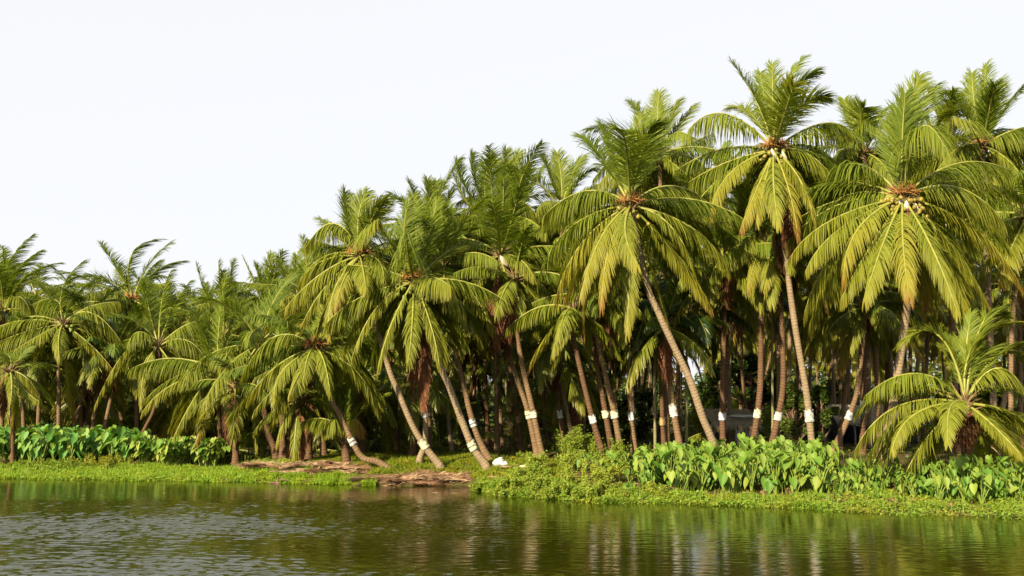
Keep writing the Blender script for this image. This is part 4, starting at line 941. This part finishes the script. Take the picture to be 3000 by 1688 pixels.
# ---- bushes and weeds
def bush(name, label, cat, base, size, seed, m, nstem=14, leaves=1500, lsize=.09, group=None, spread=.55, shape='weed', ty=.1, stemr=.010):
    rg_ = np.random.default_rng(seed); mb = MB(); P = []
    sx, sz = size
    for i in range(nstem):
        a = rg_.uniform(0, 6.28); r0 = rg_.random() ** .5 * sx * .45
        b0 = np.array([math.cos(a) * r0, math.sin(a) * r0 * .7, -.08])
        h = sz * rg_.uniform(.55, 1.05) * (1 - .45 * (r0 / (sx * .5)) ** 2)
        top = b0 + np.array([math.cos(a) * spread * h * rg_.uniform(.1, .8), math.sin(a) * spread * h * rg_.uniform(.1, .8), h])
        mid = (b0 + top) / 2 + rg_.normal(0, .06, 3) * sz
        C = bez(b0, mid, top, np.linspace(0, 1, 6))[0]
        tube(mb, C, np.linspace(stemr, stemr * .4, 6), 4, 1, None, cap=False)
        k = leaves // nstem
        q = rg_.uniform(.22 if shape == 'weed' else .35, 1.0, k)
        c = bez(b0, mid, top, q)[0]
        # twigs: leaves gather round a few twig ends
        nt_ = 9; tq = rg_.uniform(.3, 1, nt_); tc = bez(b0, mid, top, tq)[0] + rg_.normal(0, .13, (nt_, 3)) * sz * (1.25 - tq)[:, None]
        pick = rg_.integers(0, nt_, k); use = rg_.random(k) < .72
        c[use] = tc[pick[use]]
        P.append(c + rg_.normal(0, .055, (k, 3)) * (sz * .6 + .35))
    P = np.concatenate(P); P = P[P[:, 2] > -.05]
    leafcloud(mb, P, lsize, rg_, ty, .5)
    o = thing(name, label, cat, base, group, mb.mesh(name, [m, M_stem]))
    return o
def B(px, py, w, h, label, m=M_weed, n=1800, ls=.085, name='bush', cat='bush', group=None, ty=.1, **kw):
    p = hit(px, py)
    if group == G_W: w *= 1.15; h *= 1.25 if px > 1600 else .9; n = int(n * 1.9); m = M_weedb if m is M_weed else m
    bush(name, label, cat, p, (w, h), int(px) + int(py), m, leaves=n, lsize=ls, group=group, ty=ty, nstem=kw.pop('nstem', 16), **kw)
M_weedb = foliage('bright_weed_leaf', (.14, .25, .035), (.26, .36, .06), (.36, .30, .06), (.3, .16, .06), trans=.35, rough=.55, spec=.25)
G_W = 'weedy bushes on the middle of the bank'
B(1700, 1345, 1.7, 1.35, 'tall bright green bush in front of the wrapped trunks', n=3400, ls=.085, group=G_W)
B(1765, 1365, 1.8, 1.0, 'leafy bush just right of the tall bright green bush', n=2600, group=G_W)
B(1640, 1378, 1.9, .85, 'low pale green bush to the right of the white sacks', n=2600, group=G_W)
B(1560, 1392, 1.5, .62, 'low leafy weed bush below the spilled sack', n=2000, group=G_W)
B(1835, 1390, 1.6, .8, 'weed bush touching the left end of the taro bed', n=2200, group=G_W)
B(1740, 1415, 2.2, .7, 'weed bush with reddish stems near the middle of the weeds', n=2400, group=G_W, ty=.18)
B(1600, 1425, 2.2, .65, 'sprawling greyish green weed bush close to the shore', n=2400, group=G_W, ty=.12)
B(1475, 1424, 1.8, .72, 'grey green weed at the tip of the right shore by the dry fronds', n=2400, ls=.10, group=G_W)
B(1422, 1432, .9, .45, 'small weed hanging over the water at the shore tip', n=900, ls=.10, group=G_W)
B(1510, 1447, 1.8, .45, 'low weed overhanging the water beside the shore tip', n=1800, group=G_W)
B(1690, 1452, 2.4, .48, 'low bright weed bush at the water edge below the reddish weeds', n=2800, group=G_W)
B(1830, 1448, 2.2, .5, 'low weed in front of the left end of the taro bed', n=2200, group=G_W, ty=.2)
B(1540, 1345, .8, .55, 'small dark sprig growing behind the spilled sack', n=500, group=G_W)
B(1905, 1335, 1.5, .6, 'thin feathery bush behind the left end of the taro', n=700, group=G_W)
B(2160, 1330, .9, .75, 'thin yellow green shrub in front of the thatched hut', n=700, group='shrubs behind the taro')
G_LW = 'weeds before the left taro patch'
for px, py, w, h, ty, lab in [(60, 1372, 3.0, .5, .1, 'green weed clump at the left edge below the taro'), (170, 1370, 3.0, .55, .15, 'green weed clump below the left taro patch'), (285, 1368, 2.8, .8, .42, 'dry brownish weed clump in front of the left taro patch'),
                              (350, 1366, 2.2, .7, .35, 'half dry weed clump at the right of the brownish one'), (225, 1374, 2.6, .45, .12, 'low weed clump left of the dry brownish one'), (120, 1380, 3.0, .35, .1, 'lowest weed clump near the left edge'), (330, 1378, 2.6, .4, .15, 'low green weed clump under the dry one')]:
    B(px, py, w, h, lab, M_weed, 2200, .085, 'weed_clump', 'weed', G_LW, ty)
# shrubs and trees behind
def broad(px, base_y, Y, w, h, z0, label, m, n=9000, seed=1, ls=.2, name='broadleaf_tree', cat='tree', ty=.05):
    rg_ = np.random.default_rng(seed); p = W(px, base_y, Y); p[2] = float(ground(p[0], p[1]))
    root = thing(name, label, cat, p)
    mb = MB(); nl = 9; cl = []
    tr = np.array([[0, 0, -.1], [.1, 0, z0 * .6], [0, .1, z0 + h * .3], [.1, 0, z0 + h * .7]]); tube(mb, catmull(tr, .3), .12, 7, 0)
    for i in range(26):
        a = rg_.uniform(0, 6.28); e = rg_.uniform(-.9, 1.5); r = rg_.uniform(.45, 1.0)
        c = np.array([math.cos(a) * math.cos(e) * w * .5 * r, math.sin(a) * math.cos(e) * w * .4 * r, z0 + h * .5 + math.sin(e) * h * .5 * r])
        cl.append(c); s0 = np.array([0, 0, min(max(.3, c[2] - .8), z0 + h * .6)])
        tube(mb, np.array([s0, (s0 + c) / 2 + rg_.normal(0, .15, 3), c]), [.06, .035, .012], 5, 0, None, cap=False)
    link('trunk', mb.mesh('trunk', [M_wood]), root)
    cl = np.array(cl); k = rg_.integers(0, 26, n)
    sig = rg_.uniform(.22, .5, 26)[k][:, None] * (w + h) * .14
    P = cl[k] + unit(rg_.normal(size=(n, 3))) * sig * rg_.random((n, 1)) ** .4
    P = P[P[:, 2] > .1]
    mb = MB(); leafcloud(mb, P, ls, rg_, ty, .4, asp=.6); link('crown', mb.mesh('crown', [m]), root)
broad(2200, 1290, 52, 5.6, 4.6, .8, 'dark broadleaf tree behind the thatched hut', M_bush, 16000, 3)
broad(1790, 1250, 66, 4.5, 9.5, 2, 'bright green broadleaf tree deep in the grove right of centre', M_weed, 12000, 5, .22)
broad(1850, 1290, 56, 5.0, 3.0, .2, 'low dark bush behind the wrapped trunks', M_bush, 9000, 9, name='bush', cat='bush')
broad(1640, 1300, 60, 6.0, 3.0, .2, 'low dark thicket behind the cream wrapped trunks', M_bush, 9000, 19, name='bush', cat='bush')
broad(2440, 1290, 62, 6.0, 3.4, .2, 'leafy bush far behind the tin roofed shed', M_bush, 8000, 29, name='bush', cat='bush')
broad(2330, 1320, 40, 1.7, 2.9, .2, 'dense upright green shrub left of the tallest palm trunk', M_bush, 8000, 11, .12, name='upright_shrub', cat='shrub', ty=.12)
broad(2410, 1320, 40.5, 1.5, 2.9, .2, 'dense upright green shrub right of the tallest palm trunk', M_bush, 7000, 12, .12, name='upright_shrub', cat='shrub', ty=.06)
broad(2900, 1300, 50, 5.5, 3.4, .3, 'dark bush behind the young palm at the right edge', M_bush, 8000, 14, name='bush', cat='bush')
# far wood: reads as one mass
rg_ = np.random.default_rng(77); n = 60000
x = rg_.uniform(-95, 95, n); y = rg_.uniform(118, 138, n); hmax = 9.0 + 2.2 * np.sin(x * .21) + 1.5 * np.sin(x * .63 + 1)
hmax = np.where(x < -8, np.minimum(hmax, 9.0), hmax)
z = .6 + rg_.random(n) * hmax
mb = MB(); leafcloud(mb, np.stack([x, y, z], -1), 1.0, rg_, .1, .3); thing('far_wood', 'hazy green mass of distant trees behind the grove', 'woodland', (0, 0, 0), None, mb.mesh('far_wood', [M_bush]), kind='stuff')

# ================================================================== huts, sacks, debris
def zground(x, y): return float(ground(x, y))
# thatched hut (photo x 2060..2215)
Yh = 47.0; pl = W(2075, 1300, Yh); pr = W(2212, 1300, Yh); zg = zground(pl[0], Yh)
hut = thing('thatched_hut', 'low hut with ragged palm thatch and white tarpaulin behind the palm trunks', 'hut', ((pl[0] + pr[0]) / 2, Yh, zg))
wid = pr[0] - pl[0]
def thatch(wid, dep, zf, zb, seed, m=M_thatch, n=900, name='roof'):
    """sloping sheet with hanging leaf strands"""
    rg_ = np.random.default_rng(seed); mb = MB()
    V = []; nxs, nys = 24, 6
    for th in (0, -.09):
        for j in range(nys):
            for i in range(nxs):
                q = j / (nys - 1); V.append([(i / (nxs - 1) - .5) * wid, -dep / 2 + q * dep, zf + (zb - zf) * q + th + .04 * math.sin(i * 1.3 + j)])
    F = []
    for t_ in range(2):
        o_ = t_ * nxs * nys
        for j in range(nys - 1):
            for i in range(nxs - 1):
                a = o_ + j * nxs + i; F.append([a, a + 1, a + nxs + 1, a + nxs])
    for i in range(nxs - 1): F.append([i, i + 1, nxs * nys + i + 1, nxs * nys + i])
    for j in range(nys - 1): F.append([j * nxs, (j + 1) * nxs, nxs * nys + (j + 1) * nxs, nxs * nys + j * nxs])
    for j in range(nys - 1): F.append([j * nxs + nxs - 1, (j + 1) * nxs + nxs - 1, nxs * nys + (j + 1) * nxs + nxs - 1, nxs * nys + j * nxs + nxs - 1])
    mb.add(V, F, 0)
    x = rg_.uniform(-.5, .5, n) * wid; q = rg_.random(n) ** 1.5; P = np.stack([x, -dep / 2 + q * dep, zf + (zb - zf) * q + .05], -1)
    l = rg_.uniform(.25, .7, n); d = np.stack([rg_.normal(0, .3, n), -np.ones(n) * .6, -np.where(q < .12, .9, (zb - zf) / dep * .6) + rg_.normal(0, .1, n)], -1)
    E = P + unit(d) * l[:, None]; wv = np.array([.018, 0, 0.01])
    mb.add(np.stack([P - wv, P + wv, E], 1).reshape(-1, 3), np.arange(3 * n).reshape(-1, 3), 0)
    return mb.mesh(name, [m])
link('roof', thatch(wid, 2.4, 1.25, 2.0, 3), hut)
for i, fx in enumerate(np.linspace(-.46, .46, 5)):
    for fy in (-1.0, 1.0):
        mb = MB(); tube(mb, [[fx * wid + .03 * i, fy, -.1], [fx * wid - .02 * i, fy, .7], [fx * wid, fy, 1.35 if fy < 0 else 1.9]], .045, 6); link('post', mb.mesh('post', [M_pole], True), hut)
mb = MB()
for i in range(11):
    xx = wid * (.02 + .44 * i / 10); box(mb, (xx, -.95 + .03 * (i % 3), .48 + .03 * (i % 2)), (.075, .025, .95), 0, 0, ('y', .04 * math.sin(i * 2)))
link('slat_wall', mb.mesh('slat_wall', [M_tarp]), hut)
mb = MB(); blob(mb, (wid * .25, -.3, 1.62), (.75, .5, .10), 5, .25, 0, 18, 10); link('tarpaulin', mb.mesh('tarpaulin', [M_tarp], True), hut)
mb = MB()
for i in range(14): box(mb, (wid * (-.45 + .065 * i), .6 + .02 * (i % 2), .45), (.09, .025, .7 + .25 * math.sin(i * 2.2)))
link('back_wall', mb.mesh('back_wall', [M_wood]), hut)
bb = W(2110, 1270, 45.6); mb = MB(); s = np.linspace(0, .85, 8); tube(mb, np.stack([s * 0, s * 0, s], -1), [.20, .24, .25, .24, .25, .24, .23, .22], 14)
thing('barrel', 'dark blue barrel standing at the front of the thatched hut', 'barrel', (bb[0], 45.6, zground(bb[0], 45.6)), None, mb.mesh('barrel', [M_dark], True))
# long low tin and thatch shed (photo x 2425..2700)
Ys = 50.0; pl = W(2425, 1300, Ys); pr = W(2705, 1300, Ys); zg = zground((pl[0] + pr[0]) / 2, Ys); wid = pr[0] - pl[0]
shed = thing('shed', 'long low shed with a weathered grey brown roof behind the white wrapped trunk', 'shed', ((pl[0] + pr[0]) / 2, Ys, zg))
mb = MB(); nc = 60; V = []
for j, (yy, zz) in enumerate([(-1.7, 1.25), (-.9, 1.68), (0, 2.12), (.6, 2.3)]):
    for i in range(nc + 1):
        V.append([(i / nc - .5) * wid, yy, zz + .035 * math.cos(i * math.pi) + .05 * math.sin(i * .35 + j)])
F = [[j * (nc + 1) + i, j * (nc + 1) + i + 1, (j + 1) * (nc + 1) + i + 1, (j + 1) * (nc + 1) + i] for j in range(3) for i in range(nc)]
V2 = [[a, b, c - .05] for a, b, c in V]; k = len(V); F2 = [[f[3] + k, f[2] + k, f[1] + k, f[0] + k] for f in F]; F3 = [[i, i + 1, i + 1 + k, i + k] for i in range(nc)]
mb.add(V + V2, F + F2 + F3, 0); rf = link('roof', mb.mesh('roof', [M_tin]), shed)
link('thatch_patch', thatch(wid * .5, 1.6, 1.55, 2.3, 8, M_thatch, 500, 'thatch_patch'), rf, (-wid * .2, -.3, .0))
for i, fx in enumerate(np.linspace(-.48, .48, 7)):
    mb = MB(); tube(mb, [[fx * wid, -1.5, -.1], [fx * wid + .03, -1.5, .6], [fx * wid, -1.5, 1.32]], .05, 6); link('post', mb.mesh('post', [M_pole], True), shed)
mb = MB()
for j in range(4): box(mb, (-.02 * j, -1.43, .15 + .17 * j), (wid * .5, .03, .13), 0, 0)
link('plank_wall', mb.mesh('plank_wall', [M_wood]), shed)
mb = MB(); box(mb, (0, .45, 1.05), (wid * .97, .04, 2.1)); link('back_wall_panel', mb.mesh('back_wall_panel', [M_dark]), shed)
pc = W(2433, 1212, Ys - 1.9); mb = MB(); blob(mb, (0, 0, 0), (.30, .06, .16), 9, .2, 0, 14, 8)
link('cloth', mb.mesh('cloth', [M_blue], True), shed, (pc[0] - (pl[0] + pr[0]) / 2, -1.78, pc[2] - zg))
for px, py, h, lab in [(2405, 1310, 1.0, 'grey wooden post standing between the upright shrubs and the shed'), (728, 1342, .55, 'short pale wooden stake at the right end of the left taro patch'), (2085, 1305, 1.15, 'grey wooden post beside the foot of the leaning palm')]:
    p = hit(px, py); mb = MB(); tube(mb, [[0, 0, -.15], [.01, 0, h * .5], [-.01, 0, h]], [.06, .055, .05], 7); thing('post', lab, 'post', p, None, mb.mesh('post', [M_pole], True))
p = hit(475, 1290); # pale sandy clearing seen between left trunks
mb = MB(); q = []
for i in range(20):
    a = i / 20 * 6.283; q.append([math.cos(a) * 2.6, math.sin(a) * 5, 0])
pp = W(490, 1275, 60)
V = [[pp[0] + a, 64 + b, zground(pp[0] + a, 64 + b) + .05] for a, b, c in q] + [[pp[0], 64, zground(pp[0], 64) + .08]]
mb.add(V, [[i, (i + 1) % 20, 20] for i in range(20)]); o = link('sandy_path', mb.mesh('sandy_path', [plain('pale_sand', (.45, .36, .28), (.62, .52, .42), 2, .9, .1)])); o['kind'] = 'structure'; o['label'] = 'pale sandy clearing glimpsed between the trunks of the left grove'
# sacks
def sack(px, py, r, label, m, seed, rot=0):
    p = hit(px, py); mb = MB(); rg_ = np.random.default_rng(seed)
    blob(mb, (0, 0, r[2] * .8), r, seed, .13, 0, 26, 16)
    blob(mb, (r[0] * .25, 0, r[2] * 1.75), (r[0] * .42, r[1] * .4, r[2] * .3), seed + 1, .25, 0, 14, 8)
    return thing('sack', label, 'sack', p, None, mb.mesh('sack', [m], True), rotz=rot)
sack(1462, 1369, (.24, .20, .19), 'bulging white sack standing on the mossy bank by the leaning trunk', M_white, 3)
sack(1478, 1367, (.14, .13, .10), 'small white bag slumped at the right foot of the bulging sack', M_blue, 5)
sack(1540, 1371, (.26, .15, .06), 'flattened cream sack spilling over the bank edge', M_cream, 6, .2)
sack(1563, 1368, (.22, .16, .09), 'crumpled white sack half hidden behind the weeds', M_white, 8, -.3)
for px, py, rz, lab in [(1487, 1373, .3, 'pale flat board lying beside the white sack'), (1500, 1368, -.4, 'thin pale board leaning at an angle on the bank'), (1450, 1403, .0, 'old plank lying in the bank below the sacks'), (1490, 1405, .1, 'weathered plank end on the bank beside the weeds')]:
    p = hit(px, py); mb = MB(); box(mb, (0, 0, .05), (.55, .2, .035), 0, rz, ('x', -.25)); box(mb, (.04, .03, .088), (.45, .07, .03), 0, rz + .15, ('x', -.2))
    thing('plank', lab, 'plank', p, None, mb.mesh('plank', [M_dry]))
# fallen dry fronds
def fallen(seed):
    rg_ = np.random.default_rng(seed); n = 95; mb = MB(); L = rg_.uniform(1.2, 1.9)
    s = np.linspace(-.5, .5, 9); C = np.stack([s * L, .10 * L * np.sin(s * 3 + seed), .05 + .05 * np.cos(s * 4)], -1)
    tube(mb, C, np.linspace(.024, .008, 9), 5, 0)
    # broad split base
    q = np.array([[-.5 * L - .25, 0, .05], [-.5 * L, 0, .08], [-.3 * L, 0, .05]]); tube(mb, q, [.05, .035, .02], 4, 0)
    t = rg_.uniform(-.35, .5, n); P = np.stack([t * L, .10 * L * np.sin(t * 3 + seed), .05 + 0 * t], -1); sd_ = np.sign(rg_.normal(size=n))
    d = unit(np.stack([np.ones(n) * rg_.uniform(1.0, 2.4, n), sd_ * rg_.uniform(.1, .9, n), rg_.uniform(-.14, .38, n)], -1)); l = rg_.uniform(.35, .8, n)[:, None]
    wv = np.stack([0 * t, 0 * t + .006, 0 * t + .018], -1) * rg_.uniform(.6, 1.3, n)[:, None]; M_ = P + d * l * .5 + np.array([0, 0, .03]); E = P + d * l
    mb.add(np.stack([P - wv, P + wv, M_ + wv * .8, M_ - wv * .8], 1).reshape(-1, 3), np.arange(4 * n).reshape(-1, 4), 0)
    mb.add(np.stack([M_ - wv * .8, M_ + wv * .8, E], 1).reshape(-1, 3), np.arange(3 * n).reshape(-1, 3), 0)
    return mb.mesh('fallen_frond', [M_dry if seed % 3 else M_dryd])
FD = [fallen(i) for i in range(8)]
def pile(x0, x1, yt, yb, n, label, group, h=.09):
    for i in range(n):
        px = rg.uniform(x0, x1); py = rg.uniform(yt(px), yb(px)); p = hit(px, py)
        o = thing('fallen_frond', label, 'dry palm frond', p + np.array([0, 0, rg.uniform(0, h)]), group, FD[int(rg.integers(0, 8))])
        o.rotation_euler = (rg.normal(0, .35), rg.normal(0, .13), rg.normal(0, .45) + (math.pi if rg.random() < .4 else 0)); s = rg.uniform(.6, 1.0); o.scale = (s, s, s)
pile(700, 830, lambda x: 1366, lambda x: 1380, 16, 'dry brown palm frond in the left pile of fallen fronds on the bank', 'left pile of fallen fronds')
pile(855, 1030, lambda x: np.interp(x, [850, 960, 1030], [1374, 1366, 1368]), lambda x: 1394, 34, 'pale brown fallen frond in the pile below the curved trunk', 'fallen fronds below the curved trunk')
pile(1085, 1360, lambda x: np.interp(x, [1080, 1360], [1400, 1398]), lambda x: np.interp(x, [1080, 1130, 1360], [1408, 1420, 1420]), 40, 'bleached fallen frond heaped along the waterline in the centre', 'fallen fronds along the waterline', .07)
pile(1885, 2030, lambda x: 1314, lambda x: 1328, 14, 'reddish brown fallen frond heaped behind the left end of the taro bed', 'fallen fronds behind the taro')
# things in the water
p = onplane(812, 1417); mb = MB()
tube(mb, [[-.1, 0, -.1], [.02, 0, .10], [.04, 0, .26]], [.05, .04, .02], 6); tube(mb, [[.02, 0, .16], [.35, .05, .13], [.62, .0, .05]], [.03, .025, .012], 5); tube(mb, [[-.3, 0, .03], [.1, 0, .02]], [.045, .05], 6)
thing('driftwood', 'dark broken branch sticking out of the water at the left shore', 'driftwood', (p[0], p[1], 0), None, mb.mesh('driftwood', [M_wood], True))
p = onplane(1277, 1444); mb = MB(); blob(mb, (0, 0, 0), (.14, .05, .03), 2, .2, 0, 12, 6); tube(mb, [[.0, 0, 0], [.05, 0, .10]], [.02, .008], 5)
thing('driftwood', 'small dark coconut husk floating alone in the middle of the water', 'driftwood', (p[0], p[1], 0), None, mb.mesh('floating_husk', [M_wood], True))
